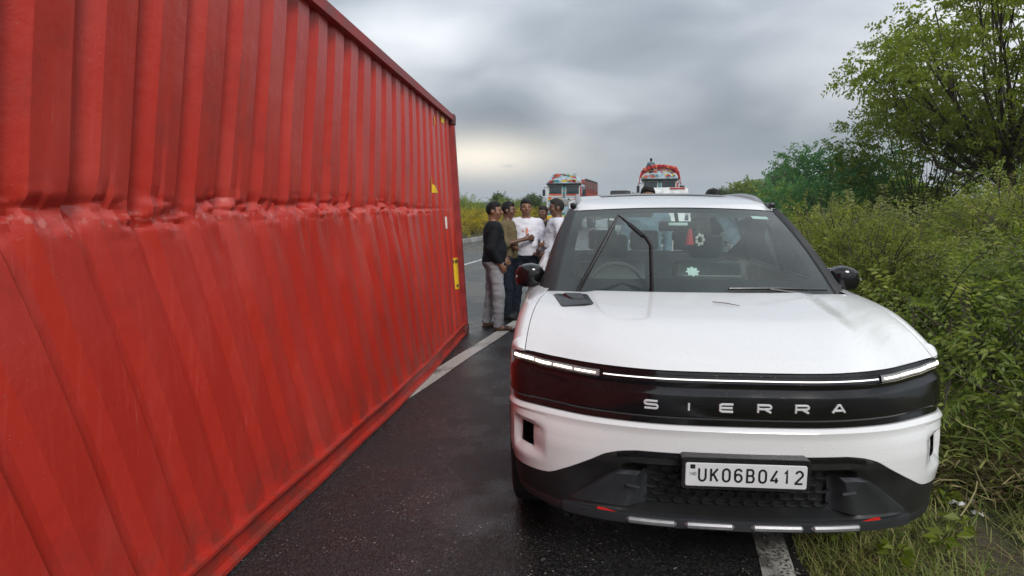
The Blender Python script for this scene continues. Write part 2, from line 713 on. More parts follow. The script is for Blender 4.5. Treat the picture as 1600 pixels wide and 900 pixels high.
tag(mesh('gravel', gv_, gf_, simple('grit', (0.13, 0.115, 0.095), 0.8, var=.5, scale=40), None, False), 'loose grit along the edge of the asphalt', 'gravel', kind='stuff')

# hills on the skyline
M_HILL = simple('hill_forest', (0.035, 0.06, 0.025), 0.95, var=0.5, scale=0.03)


def hill(name, az0, az1, dist, hmax, seed, prof):
    P = []
    n = 90
    for j, (dd, hz) in enumerate(((0.0, 0.0), (60, 0.35), (130, 0.8), (190, 1.0), (260, 0.75), (360, 0.0))):
        r_ = []
        for i in range(n + 1):
            a = az0 + (az1 - az0) * i / n
            h = hmax * prof(i / n) * hz * (1 + 0.18 * float(vnoise(np.array([i * 0.22, j * 0.5, seed]), 9)) + 0.07 * float(vnoise(np.array([i * 0.8, j, seed]), 8)))
            r_.append((math.sin(a) * (dist + dd), math.cos(a) * (dist + dd), h - 2))
        P.append(r_)
    g = MB().grid(P)
    return tag(g.build(name, M_HILL, sharp=None), kind='structure')


hill('far_hill', R(-14), R(3.2), 620, 16, 1, lambda t: 0.45 + 0.25 * math.sin(t * 9) * (1 - t) + 0.25 * (1 - t))
hill('far_hill', R(1.5), R(34), 560, 22, 2, lambda t: 0.3 + 0.55 * math.exp(-((t - 0.62) / 0.13) ** 2) + 0.1 * math.sin(t * 17))
hill('far_hill', R(30), R(75), 700, 24, 3, lambda t: 0.5 + 0.2 * math.sin(t * 7))
hill('far_hill', R(-80), R(-10), 700, 22, 4, lambda t: 0.5 + 0.2 * math.sin(t * 8))

# ------------------------------------------------------------------ container
def container_paint():
    t = NT('container_red')
    v = t.coord()
    big = t.noise(v, 0.8, 6, 0.6)
    fine = t.noise(v, 34.0, 6, 0.7)
    streak = t.noise(t.coord((1.0, 16.0, 0.5)), 3.0, 5, 0.65)
    thin = t.noise(t.coord((1.0, 60.0, 0.9)), 2.5, 4, 0.7)
    c = t.mix(big, (0.38, 0.022, 0.013), (0.47, 0.034, 0.021))
    c = t.mix(t.rng(streak, 0.5, 0.75, 0, 0.45), c, (0.50, 0.058, 0.042))
    c = t.mix(t.rng(fine, 0.62, 0.8, 0, 0.5), c, (0.20, 0.014, 0.011))
    scr = t.math('MULTIPLY', t.rng(thin, 0.66, 0.72), t.rng(t.noise(v, 5.0, 5), 0.50, 0.62))
    c = t.mix(t.math('MULTIPLY', scr, 0.55), c, (0.52, 0.25, 0.22))
    chip = t.math('MULTIPLY', t.rng(t.voro(v, 38.0), 0.09, 0.04), t.math('GREATER_THAN', t.noise(v, 6.0, 3), 0.57))
    c = t.mix(t.math('MULTIPLY', chip, 0.8), c, (0.45, 0.22, 0.17))
    dirt = t.rng(t.noise(v, 2.2, 6, 0.7), 0.52, 0.75, 0, 0.45)
    c = t.mix(dirt, c, (0.17, 0.022, 0.018))
    # scuffed, flaked paint along the fold, rust runs and road grime
    gx = t.node('ShaderNodeNewGeometry')
    sx = t.node('ShaderNodeSeparateXYZ')
    t.l.new(gx.outputs['Position'], sx.inputs[0])
    near = t.math('SUBTRACT', 1.0, t.math('DIVIDE', t.math('ABSOLUTE', t.math('SUBTRACT', sx.outputs[2], 1.575)), 0.11), None, True)
    fl = t.noise(v, 26.0, 6, 0.72)
    flake = t.rng(t.math('ADD', fl, t.math('MULTIPLY', near, 0.22)), 0.74, 0.80)
    c = t.mix(t.math('MULTIPLY', t.math('MULTIPLY', flake, near), 0.42), c, (0.52, 0.22, 0.19))
    rust = t.rng(t.math('ADD', t.noise(v, 17.0, 6, 0.75), t.math('MULTIPLY', near, 0.10)), 0.73, 0.80)
    c = t.mix(t.math('MULTIPLY', rust, 0.75), c, (0.075, 0.028, 0.016))
    low = t.rng(sx.outputs[2], 0.55, 0.05)
    grime = t.math('MULTIPLY', low, t.rng(t.noise(v, 7.0, 6, 0.7), 0.42, 0.66))
    c = t.mix(t.math('MULTIPLY', grime, 0.6), c, (0.10, 0.045, 0.035))
    fade = t.rng(t.noise(t.coord((1, 2.2, 0.7)), 1.6, 5, 0.6), 0.45, 0.72, 0, 0.40)
    c = t.mix(fade, c, (0.52, 0.080, 0.062))
    t.set(Base_Color=c, Roughness=t.rng(fine, 0.3, 0.7, 0.27, 0.42, False), Normal=t.bump(t.noise(v, 9.0, 5, 0.6), 0.22, 0.02))
    t.p.inputs['Specular IOR Level'].default_value = 0.45
    return t.m


M_CONT = container_paint()
M_CONT_D = simple('container_rail_red', (0.23, 0.016, 0.014), 0.5, var=0.35, scale=6, bumps=0.3, bscale=40)
M_CAST = simple('casting_steel', (0.10, 0.022, 0.020), 0.55, var=0.4, scale=14, bumps=0.5)
M_YEL = simple('sticker_yellow', (0.72, 0.46, 0.015), 0.5, var=0.12, scale=30)
M_INK = simple('sticker_ink', (0.03, 0.022, 0.02), 0.6)
M_STICKW = simple('sticker_white', (0.6, 0.6, 0.56), 0.5)

YF, YN = 8.11, -4.08             # far and near ends along the wall


def c_bot(y):
    return -0.553 + (y - YF) * 0.1288 + 0.055 * math.exp(-((y - 5.4) / 1.5) ** 2) if isinstance(y, float) else -0.553 + (y - YF) * 0.1288 + 0.055 * np.exp(-((np.asarray(y) - 5.4) / 1.5) ** 2)


def c_top(y):
    return -0.695 + (y - YF) * 0.085


def c_ztop(y):
    return 2.72 + (YF - y) * 0.017


Z0, PER, DEP = 0.155, 0.278, 0.045
SB = [0.0, 0.25, 0.375, 0.75, 0.875]   # phase knots: outer flat, slope, inner flat, slope


def wall_shear(y, z):
    zc = 1.60
    return 0.46 * sst(7.9, 4.6, y) * (1 - np.clip((z - Z0) / (zc - Z0), 0, 1))


def wall_x(y, z):
    """outer sheet of the buckled long side, arrays y,z -> x"""
    y, z = np.asarray(y, float), np.asarray(z, float)
    zc = 1.60 + 0.022 * vnoise(np.stack([y * 1.3, 0 * y, 0 * y], -1), 11)
    buck = sst(7.9, 5.2, y)
    shear = wall_shear(y, z)
    yy = (y - shear) / PER
    cell = np.floor(yy)
    ph = yy - cell
    rec = 0.02 + 0.075 * sst(7.7, 4.4, y)
    zc = zc + buck * (0.022 * vnoise(np.stack([cell * 3.7, 0 * y, 0 * y], -1), 31) + 0.022 * (ph - 0.5))
    zt = c_ztop(y) - 0.10
    xb, xt = c_bot(y) - 0.03, c_top(y) - 0.045
    xc = 0.5 * xb + 0.5 * xt - rec
    lo = np.clip((z - Z0) / (zc - Z0), 0, 1)
    hi = np.clip((z - zc) / (zt - zc), 0, 1)
    x = np.where(z < zc, xb + (xc - xb) * lo ** 0.95, xc + (xt - xc) * (1 - (1 - hi) ** 1.25))
    tri = np.interp(ph, [0, 0.26, 0.37, 0.52, 0.74, 1.0], [0, 0, 1, 1, 0, 0])
    flat = 1 - 0.38 * buck * sst(1.62, 1.45, z)
    x = x - DEP * tri * flat
    # crumpled fold: a jagged ledge under a dark hollow
    n1_ = vnoise(np.stack([y * 6.0, z * 8.0, 0 * y], -1), 21)
    n2_ = vnoise(np.stack([y * 17.0, z * 21.0, 0 * y], -1), 22)
    n3_ = vnoise(np.stack([yy * 0.9, 0 * y, 0 * y + 5], -1), 27)
    d_ = z - zc
    amp = (0.55 + 0.45 * n3_) * (0.45 + 0.75 * tri)
    ledge = 0.040 * amp * (1 - sst(-0.018, 0.006, d_)) * np.exp(-np.maximum(-d_ - 0.03, 0) / 0.13)
    hollow = 0.028 * np.exp(-((d_ - 0.020) / 0.014) ** 2) * (0.35 + 0.65 * tri) * (0.6 + 0.5 * n1_)
    pinch = np.exp(-(d_ / 0.06) ** 2) * (0.012 * np.abs(n1_) * 2 - 0.012 + 0.014 * np.abs(n2_) * 2 - 0.014)
    x = x + buck * (ledge - hollow + pinch)
    # pulled creases running off the fold
    cr = np.maximum(0, vnoise(np.stack([y * 11.0 + z * 3.0, z * 1.6, 0 * y], -1), 29))
    x = x - buck * 0.014 * cr * np.exp(-((d_ + 0.12) / 0.16) ** 2)
    # wide dents and oil-canning
    x = x + buck * 0.022 * vnoise(np.stack([y * 1.1, z * 1.3, 0 * y], -1), 24) * np.exp(-((z - 1.3) / 0.8) ** 2)
    x = x + 0.0035 * vnoise(np.stack([y * 5.0, z * 2.2, 0 * y], -1), 25)
    # pressed-in dent streaks below the fold
    w = np.exp(-((y - 5.2) / 0.9) ** 2) * np.exp(-((z - 1.2) / 0.35) ** 2)
    x = x + 0.02 * w * vnoise(np.stack([y * 9.0, z * 2.0, 0 * y], -1), 26)
    return x


phk = np.array([0, .065, .13, .195, .26, .315, .37, .42, .47, .52, .575, .63, .685, .74, .805, .87, .935])
yk = np.concatenate([(k_ + phk) * PER for k_ in range(-15, 30)])
yk = yk[(yk > YN + 0.14) & (yk < YF - 0.13)]
zk = np.concatenate([np.arange(Z0, 1.36, 0.05), np.arange(1.36, 1.80, 0.0075), np.arange(1.80, 2.85, 0.05)])
Yg, Zg = np.meshgrid(yk, zk)
zt_ = c_ztop(Yg) - 0.06
Zg = np.where(Zg > 1.8, 1.8 + (Zg - 1.8) / (zk[-1] - 1.8) * (zt_ - 1.8), Zg)
Yr = Yg.copy()
for _ in range(12):
    Yg = np.clip(Yr + wall_shear(Yg, Zg), YN + 0.12, YF - 0.12)
Xg = wall_x(Yg, Zg)
cont = empty('shipping_container', (-1.9, 2.0, 0), 0, 'buckled red corrugated shipping container standing on the wet road', 'container')
CO = Vector(cont.location)


def cpart(o):
    o.parent = cont
    o.matrix_parent_inverse = Matrix.Translation(-CO)
    return o


g = MB().grid(np.stack([Xg, Yg, Zg], -1), flip=True)
side = cpart(mesh('side_panel', g.v, g.f, M_CONT, sharp=13))
side['label'] = 'dented corrugated side sheet folded inwards along its middle'


def rail(name, fa, a0, a1, mat, n=60, rag=0.0):
    """loft of a cross-section polygon fa(y) -> list of (x,z)"""
    P = []
    for i in range(n + 1):
        y = a0 + (a1 - a0) * i / n
        P.append([(x, y, z) for x, z in fa(y)])
    b = MB()
    b.grid(P, wrap=True)
    m = len(P[0])
    b.f.append(tuple(range(m)))
    b.f.append(tuple(n * m + k for k in range(m))[::-1])
    return cpart(b.build(name, mat, sharp=30))


def wob(y):
    return 0.006 * math.sin(y * 2.1) + 0.004 * math.sin(y * 5.3 + 1)


rail('bottom_rail', lambda y: [(c_bot(y) + wob(y), 0.008), (c_bot(y) + wob(y), 0.03), (c_bot(y) - 0.035 + wob(y), 0.036), (c_bot(y) - 0.035, 0.135),
                               (c_bot(y) - 0.002 + wob(y), 0.140), (c_bot(y) - 0.002 + wob(y), 0.158), (c_bot(y) - 0.15, 0.164), (c_bot(y) - 0.15, 0.008)], YN, YF - 0.15, M_CONT)
rail('top_rail', lambda y: [(c_top(y), c_ztop(y) - 0.075), (c_top(y), c_ztop(y) - 0.006), (c_top(y) - 0.008, c_ztop(y)), (c_top(y) - 0.09, c_ztop(y)), (c_top(y) - 0.09, c_ztop(y) - 0.075)], YN, YF - 0.12, M_CONT_D)
CWID = 2.40


def postbox(name, y, dyy, off, w, mat, z0=0.12, top=-0.12):
    b = MB()
    vs = []
    for z, t in ((z0, 0), (c_ztop(y) + top, 1)):
        xx = (c_bot(y) * (1 - t) + c_top(y) * t) - off
        vs += [(xx, y - dyy, z), (xx, y + dyy, z), (xx - w, y + dyy, z), (xx - w, y - dyy, z)]
    b.add(vs, [(0, 1, 2, 3), (7, 6, 5, 4), (0, 4, 5, 1), (1, 5, 6, 2), (2, 6, 7, 3), (3, 7, 4, 0)])
    return cpart(b.build(name, mat, smooth=False))


for y in (YF - 0.075, YN + 0.075):
    postbox('corner_post', y, 0.075, 0.004, 0.13, M_CONT_D)
    postbox('corner_post', y, 0.075, CWID - 0.14, 0.13, M_CONT_D)
# corner castings with their oval apertures
for y in (YF - 0.085, YN + 0.085):
    for top in (0, 1):
        for off in (0.0, CWID - 0.16):
            xx = (c_top(y) if top else c_bot(y)) - off + 0.006
            zc = c_ztop(y) - 0.055 if top else 0.062
            b = MB().box((xx - 0.08, y, zc), (0.165, 0.18, 0.122), 0.012)
            o = cpart(b.build('corner_casting', M_CAST))
            h = MB()
            h.lathe([(-0.002, 0.0), (-0.002, 0.040), (0.003, 0.046), (0.004, 0.034), (-0.001, 0.030)], (xx + 0.001, y, zc), 'X', 18)
            hh = h.build('aperture', M_INK)
            hh.parent = o
# roof, floor, far side, ends (corrugated sheets)
P = []
for y in np.arange(YN + 0.1, YF - 0.1, PER / 6):
    ph = (y / PER) % 1.0
    d = 0.018 * np.interp(ph, [0, .25, .4, .6, .75, 1], [0, 0, 1, 1, 0, 0])
    P.append([(c_top(y) - 0.06, y, c_ztop(y) - 0.012 - d), (c_top(y) - 1.2, y, c_ztop(y) + 0.004 - d), (c_top(y) - CWID + 0.06, y, c_ztop(y) - 0.012 - d)])
g = MB().grid(P)
cpart(mesh('roof_sheet', g.v, g.f, M_CONT))
P = []
for y in np.arange(YN + 0.1, YF - 0.1, PER / 6):
    ph = (y / PER) % 1.0
    d = DEP * np.interp(ph, [0, .25, .4, .6, .75, 1], [0, 0, 1, 1, 0, 0])
    P.append([(c_bot(y) - CWID + 0.04 + d, y, 0.15), (c_top(y) - CWID + 0.06 + d, y, c_ztop(y) - 0.06)])
g = MB().grid(P)
cpart(mesh('far_side_sheet', g.v, g.f, M_CONT))
g = MB().grid([[(c_bot(y) - 0.1, y, 0.14), (c_bot(y) - CWID + 0.1, y, 0.14)] for y in (YN + 0.1, YF - 0.1)])
cpart(mesh('floor_sheet', g.v, g.f, M_CONT_D))
for ye, s in ((YF - 0.05, 1), (YN + 0.05, -1)):
    P = []
    for i in range(61):
        t = i / 60
        ph = (t * 8) % 1.0
        d = 0.04 * np.interp(ph, [0, .25, .4, .6, .75, 1], [0, 0, 1, 1, 0, 0])
        P.append([(c_bot(ye) - 0.13 - t * (CWID - 0.27), ye - s * d, 0.12), (c_top(ye) - 0.13 - t * (CWID - 0.27), ye - s * d, c_ztop(ye) - 0.10)])
    g = MB().grid(P)
    cpart(mesh('end_wall', g.v, g.f, M_CONT))
    for z, fx in ((0.085, c_bot), (c_ztop(ye) - 0.055, c_top)):
        cpart(MB().box((fx(ye) - CWID / 2 + 0.0, ye - s * 0.02, z), (CWID - 0.34, 0.10, 0.11), 0.01).build('end_rail', M_CONT_D))


def sticker(name, poly, mat, par=None, off=0.006):
    """flat decal that follows the sheet; poly in (y,z)"""
    ys_ = [q[0] for q in poly]
    zs_ = [q[1] for q in poly]
    y0, y1, z0, z1 = min(ys_), max(ys_), min(zs_), max(zs_)
    n = 16
    P = []
    for j in range(n + 1):
        z = z0 + (z1 - z0) * j / n
        xs = []
        for a, b in zip(poly, poly[1:] + poly[:1]):
            if (a[1] - z) * (b[1] - z) <= 0 and a[1] != b[1]:
                xs.append(a[0] + (b[0] - a[0]) * (z - a[1]) / (b[1] - a[1]))
        if len(xs) < 2:
            xs = [xs[0], xs[0]] if xs else [y0, y1]
        l, r_ = min(xs), max(xs)
        yy = np.linspace(l, r_, 13)
        xx = wall_x(yy, np.full(13, z)) + off
        P.append([(xx[i], yy[i], z) for i in range(13)])
    g = MB().grid(P, flip=True)
    o = mesh(name, g.v, g.f, mat, sharp=60)
    if par:
        o.parent = par
        return o
    return cpart(o)


wl_ = sticker('warning_label', [(7.62, 0.62), (7.80, 0.62), (7.80, 1.00), (7.62, 1.00)], M_YEL)
for i in range(5):
    sticker('print_mark', [(7.635 + i * 0.032, 0.935), (7.658 + i * 0.032, 0.935), (7.658 + i * 0.032, 0.975), (7.635 + i * 0.032, 0.975)], M_INK, wl_, 0.008)
for i in range(3):
    sticker('print_mark', [(7.64 + i * 0.055, 0.645), (7.67 + i * 0.055, 0.645), (7.67 + i * 0.055, 0.675), (7.64 + i * 0.055, 0.675)], M_INK, wl_, 0.008)
sticker('hazard_triangle', [(6.70, 1.76), (7.02, 1.76), (6.72, 1.92)], M_YEL)
sticker('height_mark', [(6.98, 2.48), (7.06, 2.48), (7.06, 2.57), (6.98, 2.57)], M_YEL)
sticker('height_mark', [(7.42, 2.56), (7.55, 2.56), (7.55, 2.62), (7.42, 2.62)], M_YEL)
sticker('inspection_tag', [(7.36, 1.36), (7.42, 1.36), (7.42, 1.50), (7.36, 1.50)], M_STICKW)
# ------------------------------------------------------------------ the parked car
CAR_O = Vector((0.925, 2.44, 0))
CAR_YAW = -R(4.82)
M_WHITE = paint('car_white', (0.665, 0.67, 0.675), 0.20)
M_GLOSSK = plastic('gloss_black', (0.004, 0.004, 0.005), 0.13, drops=0.35, coat=0.2)
M_MATTEK = plastic('matte_black', (0.010, 0.0105, 0.011), 0.42, drops=0.25, grain=0.15)
M_GREYK = plastic('charcoal_plastic', (0.022, 0.024, 0.027), 0.34, drops=0.4, grain=0.2)
M_PILLAR = plastic('pillar_black', (0.006, 0.006, 0.007), 0.5)
M_SATK = plastic('satin_black', (0.008, 0.008, 0.009), 0.28)
M_SILVER = simple('satin_silver', (0.26, 0.26, 0.27), 0.42, 0.5, 0.15, 30)
M_CHROME = simple('bright_chrome', (0.72, 0.72, 0.73), 0.28, 0.35, 0.05)
M_RED = simple('reflector_red', (0.55, 0.02, 0.015), 0.25)
M_GREYRAIL = simple('rail_grey', (0.30, 0.31, 0.32), 0.35, 0.4)
M_RUB = simple('tyre_rubber', (0.012, 0.012, 0.012), 0.72, bumps=0.3)
M_PLATE = simple('plate_white', (0.58, 0.59, 0.60), 0.35, var=0.06)
M_INKK = simple('plate_ink', (0.006, 0.006, 0.007), 0.4)
M_INKB = simple('plate_blue', (0.02, 0.03, 0.07), 0.4)
M_LED = emissive('led_white', (1.0, 0.90, 0.66), 2.6)
M_BAR = emissive('led_bar', (1.0, 0.96, 0.92), 0.7)
M_WSCREEN = glass('windscreen_glass', (0.90, 0.97, 0.95), 1.55, 0.0, 0.065)
M_SGLASS = glass('side_glass', (0.90, 0.96, 0.94), 1.45)
M_DASH = simple('dash_plastic', (0.36, 0.44, 0.42), 0.6, bumps=0.2, bscale=200)
M_DASHL = simple('dash_pale', (0.62, 0.70, 0.68), 0.6)
M_SEAT = simple('seat_fabric', (0.24, 0.28, 0.275), 0.8, bumps=0.3, bscale=150)
M_SEATL = simple('seat_pale', (0.30, 0.31, 0.30), 0.75, bumps=0.3, bscale=150)
M_STEER = simple('steering_leather', (0.05, 0.055, 0.055), 0.6)
M_LINER = simple('headliner', (0.6, 0.62, 0.6), 0.9)
M_MIRR = simple('mirror_silver', (0.8, 0.8, 0.8), 0.03, 1.0, 0.0)
M_STICK = simple('sticker_mint', (0.55, 0.72, 0.66), 0.5)
M_YELLOW = simple('yellow_thing', (0.75, 0.62, 0.03), 0.5)
M_TASSEL = simple('tassel_red', (0.42, 0.03, 0.03), 0.8)
M_BEAD = simple('bead_pale', (0.55, 0.55, 0.5), 0.5)

car = empty('suv', CAR_O, CAR_YAW, 'white SUV with raised wiper parked half on the verge beside red container', 'car')

PXP = np.array([[0, .02], [.2, .025], [.4, .045], [.55, .08], [.68, .132], [.78, .197], [.85, .262], [.90, .320], [.932, .392], [.945, .48]])
PXP[:, 0] += .030 * sst(.45, .85, PXP[:, 0])
_t = np.concatenate([[0], np.cumsum(np.hypot(*np.diff(PXP, axis=0).T))])
FT = _t / _t[-1]
SWX = pchip([0, .3, .61, .775, .88, .975], [0, .0, .5, 1, .9, .15])
PXU = PXP.copy()
PXU[:, 1] += .12 * SWX(PXP[:, 0])


def _smooth(a, odd, n=14):
    """soften the kinks of a half-plan curve; mirrored at the middle, held at its end"""
    for _ in range(n):
        left = (-a[10:0:-1] if odd else a[10:0:-1])
        right = 2 * a[-1] - a[-2:-12:-1]
        b_ = np.concatenate([left, a, right])
        a = np.convolve(b_, np.ones(21) / 21, 'same')[10:-10]
    return a


_td = np.linspace(0, 1, 401)
_xd = _smooth(pchip(FT, PXP[:, 0])(_td), True)
_yd = _smooth(pchip(FT, PXP[:, 1])(_td), False)
_sd = _smooth(SWX(np.clip(_xd, 0, .975)), False, 10)
fx_ = lambda t_: np.interp(t_, _td, _xd)
fy_ = lambda t_: np.interp(t_, _td, _yd)
PXP = np.stack([_xd, _yd], 1)
PXU = np.stack([_xd, _yd + .12 * _sd], 1)
FT = _td
U = np.concatenate([-np.linspace(1, 0, 91), np.linspace(0, 1, 91)[1:]])


def fpos(u, z, o):
    """point of the front skin at plan parameter u, height z, o metres inside"""
    t = abs(u)
    x, y = float(fx_(t)), float(fy_(t))
    e = 0.03
    ta, tb = max(t - e, 0), min(t + e, 1)
    tx, ty = float(fx_(tb) - fx_(ta)), float(fy_(tb) - fy_(ta))
    if t < 0.02:
        tx, ty = 1, 0
    L = math.hypot(tx, ty)
    nx, ny = ty / L, -tx / L           # outward normal
    cw = float(sst(0.55, 1.0, t))
    o = o + cw * max(0.0, 0.50 - z) * 0.22 + max(0, z - 0.90) * 0.28 * (1 - 0.5 * cw)
    x, y = x - nx * o, y - ny * o
    y += float(np.interp(z, [.60, .66, .73, .80, .86, .93, .98], [0, .014, .048, .078, .095, .11, .12])) * float(np.interp(t, _td, _sd))
    return (math.copysign(x, u) if u else 0.0, y, z)


def ux(x):
    return float(np.interp(abs(x), PXP[:, 0], FT)) * (1 if x >= 0 else -1)


HE = pchip([0, .4, .59, .775, .88, .95, .975], [.963, .962, .959, .955, .958, .955, .945])
BAR = pchip([0, .37, .55, .69, .81, .90, .95, .975], [.929, .927, .922, .919, .919, .927, .928, .924])
BB = pchip([0, .4, .66, .83, .93, .975], [.739, .738, .734, .731, .725, .72])
WB = pchip([0, .40, .47, .535, .61, .715, .79, .825, .885, .975], [.622, .622, .615, .598, .556, .496, .458, .452, .446, .438])


def strip(name, rows, mat, par=None, us=None, skip=None, sharp=35):
    """rows: list of fn(x)->(z, inset); loft over us"""
    us = U if us is None else us
    P = []
    for r_ in rows:
        line = []
        for u in us:
            x = abs(float(fx_(abs(u))))
            z, o = r_(x)
            line.append(fpos(u, float(z), float(o)))
        P.append(line)
    b = MB()
    if skip is None:
        b.grid(P)
    else:
        m = len(us)
        b.v += [tuple(q) for l in P for q in l]
        for i in range(len(rows) - 1):
            for j in range(m - 1):
                if not skip(i, (us[j] + us[j + 1]) / 2):
                    b.f.append((i * m + j, i * m + j + 1, (i + 1) * m + j + 1, (i + 1) * m + j))
    return mesh(name, b.v, b.f, mat, par or car, True, sharp)


# gloss black face panel with its ledge
o = strip('front_panel', [lambda x: (HE(x) - .007, .06), lambda x: (HE(x) - .007, .010), lambda x: (BAR(x) + .016, .010), lambda x: (BAR(x) + .013, .014), lambda x: (BAR(x) - .013, .014),
                      lambda x: (BAR(x) - .016, .008), lambda x: (BAR(x) - .030, .014), lambda x: (BAR(x) - .036, .014), lambda x: (BAR(x) - .060, .001), lambda x: (BAR(x) - .064, .0),
                      lambda x: (BB(x) + .045, -.002), lambda x: (BB(x) + .038, .0), lambda x: (BB(x) + .026, .012), lambda x: (BB(x) + .004, .012), lambda x: (BB(x) + .003, .05)], M_GLOSSK)
o['label'] = 'gloss black face panel across the nose'
front = o
strip('light_bar', [lambda x: (BAR(x) + .0026, .010), lambda x: (BAR(x) + .0015, .007), lambda x: (BAR(x) - .0015, .007), lambda x: (BAR(x) - .0026, .010)], M_BAR, None,
      [u for u in U if abs(u) <= ux(.56)])
for s in (-1, 1):
    ua = np.linspace(ux(.575), 0.965, 60)
    d = strip('daytime_running_light', [lambda x: (BAR(x) + .0125, .014), lambda x: (BAR(x) + .011, .009), lambda x: (BAR(x) - .011, .009), lambda x: (BAR(x) - .0125, .014)], M_GREYRAIL, None, s * ua)
    ks = np.linspace(ux(.585), 0.958, 6)
    for a_, b_ in zip(ks[:-1], ks[1:]):
        uu = np.linspace(a_ + .006, b_ - .006, 8)
        k_ = (b_ - ua[0]) / (ua[-1] - ua[0])
        hh = .0020 + .0048 * k_
        strip('led_segment', [lambda x: (BAR(x) + hh, .0085), lambda x: (BAR(x) + hh * .7, .005), lambda x: (BAR(x) - hh * .7, .005), lambda x: (BAR(x) - hh, .0085)], M_LED, d, s * uu)

# white bumper band with a vent and scoop at each end
SL0, SL1, SZ0, SZ1 = ux(.872), ux(.932), .545, .640
fr = [0, .02, .06, .12, .2]


def scoop(x, z):
    a = np.clip((x - .795) / (.878 - .795), 0, 1) * (1 - sst(.935, .952, x))
    b = sst(.505, .55, z) * (1 - sst(.64, .665, z))
    return .028 * a * b


rows = [lambda x: (BB(x), .04), lambda x: (BB(x), .006), lambda x: (BB(x) - .004, .0), lambda x: (BB(x) - .016, -.007), lambda x: (BB(x) - .020, -.006)]
zl = [.70, .685, .67, .655, SZ1, .62, .60, .58, .56, SZ0, .53, .515, .50, .485, .47, .455]
n_up = 4


def rowz(zv):
    def f_(x):
        wb, bb = float(WB(x)), float(BB(x)) - .022
        z = max(min(zv, bb), wb + .004)
        # keep rows in order where the band is narrow
        if z != zv:
            z = wb + .004 + (zv - .455) * 1e-3 if zv < wb + .004 else z
        return z, float(scoop(x, z)) + .006 * float(sst(.70, .60, z)) * 0
    return f_


rows += [rowz(z) for z in zl]
rows += [lambda x: (WB(x) + .003, .0), lambda x: (WB(x), .003), lambda x: (WB(x), .035)]
iz0, iz1 = 5 + zl.index(SZ1), 5 + zl.index(SZ0)
Ub = np.array(sorted(list(U) + [SL0, SL1, -SL0, -SL1]))
bumper = strip('bumper', rows, M_WHITE, None, Ub, lambda i, u: iz0 <= i < iz1 and SL0 < abs(u) < SL1, sharp=28)
bumper['label'] = 'white front bumper band'
for s in (-1, 1):
    uu = np.linspace(SL0 - .004, SL1 + .004, 8) * s
    b = MB()
    fr_ = [[fpos(u, z, float(scoop(abs(float(fx_(abs(u)))), z)) - .001) for u in uu] for z in (SZ1 + .002, SZ0 - .002)]
    bk = [[fpos(u, z, .075) for u in uu] for z in (SZ1 + .002, SZ0 - .002)]
    b.grid([fr_[0], bk[0], bk[1], fr_[1]])
    b.grid([[fr_[0][0], fr_[1][0]], [bk[0][0], bk[1][0]]])
    b.grid([[fr_[0][-1], fr_[1][-1]], [bk[0][-1], bk[1][-1]]])
    v_ = b.build('side_vent', M_GLOSSK, car)
    for zz in (.575, .607):
        q = MB().grid([[fpos(u, zz + .006, .03) for u in uu], [fpos(u, zz - .006, .045) for u in uu]])
        mesh('vane', q.v, q.f, M_SATK, v_)

# black lower bumper: intake, shelf and lip


def low_o(x, z):
    m = 1 - float(sst(.415, .50, x))
    p_ = float(np.interp(z, [.30, .348, .388, .53, .565, .70], [0, 0, .085, .085, .004, .004]))
    q = float(np.interp(z, [.30, .346, .372, .50, .56, .70], [0, 0, .02, .02, .002, .002])) * (1 - float(sst(.60, .74, x)))
    return p_ * m + q * (1 - m)


lz = [.60, .585, .57, .56, .55, .54, .53, .50, .47, .44, .41, .395, .388, .378, .368, .358, .350, .346]


def lrow(zv):
    def f_(x):
        z = min(zv, float(WB(x)) - .003)
        return z, low_o(x, z)
    return f_


lower = strip('lower_bumper', [lambda x: (WB(x) - .002, .03), lambda x: (WB(x) - .002, .004)] + [lrow(z) for z in lz] +
              [lambda x: (.340, -.004), lambda x: (.312, -.004), lambda x: (.300, .012), lambda x: (.285, .12), lambda x: (.27, .35)], M_MATTEK, sharp=40)
lower['label'] = 'matte black lower bumper with wet shelf'
strip('upper_trim', [lambda x: (WB(x) - .004, .002), lambda x: (WB(x) - .006, -.003), lambda x: (WB(x) - .022, -.002), lambda x: (WB(x) - .026, .004)], M_GLOSSK, None, [u for u in U if abs(u) < ux(.50)])
# hexagon grille wires in the intake
gr = empty('intake_grille', (0, 0, 0))
gr.parent = car
hexr = .030
k_i = 0
for j in range(5):
    for i in range(-9, 10):
        cx = i * hexr * 1.9 + (j % 2) * hexr * .95
        cz = .40 + j * hexr * 1.0
        if abs(cx) > .37:
            continue
        ring, ring2 = [], []
        for k in range(6):
            a = math.pi / 3 * k
            ring.append((cx + hexr * 1.12 * math.cos(a), cz + hexr * .56 * math.sin(a)))
            ring2.append((cx + hexr * .92 * math.cos(a), cz + hexr * .42 * math.sin(a)))
        yb = float(np.interp(abs(cx), PXP[:, 0], PXP[:, 1])) + .062
        v = [(q[0], yb, q[1]) for q in ring] + [(q[0], yb + .012, q[1]) for q in ring2]
        f = [(k, (k + 1) % 6, 6 + (k + 1) % 6, 6 + k) for k in range(6)]
        mesh('grille_cell', v, f, M_GREYK, gr, False)
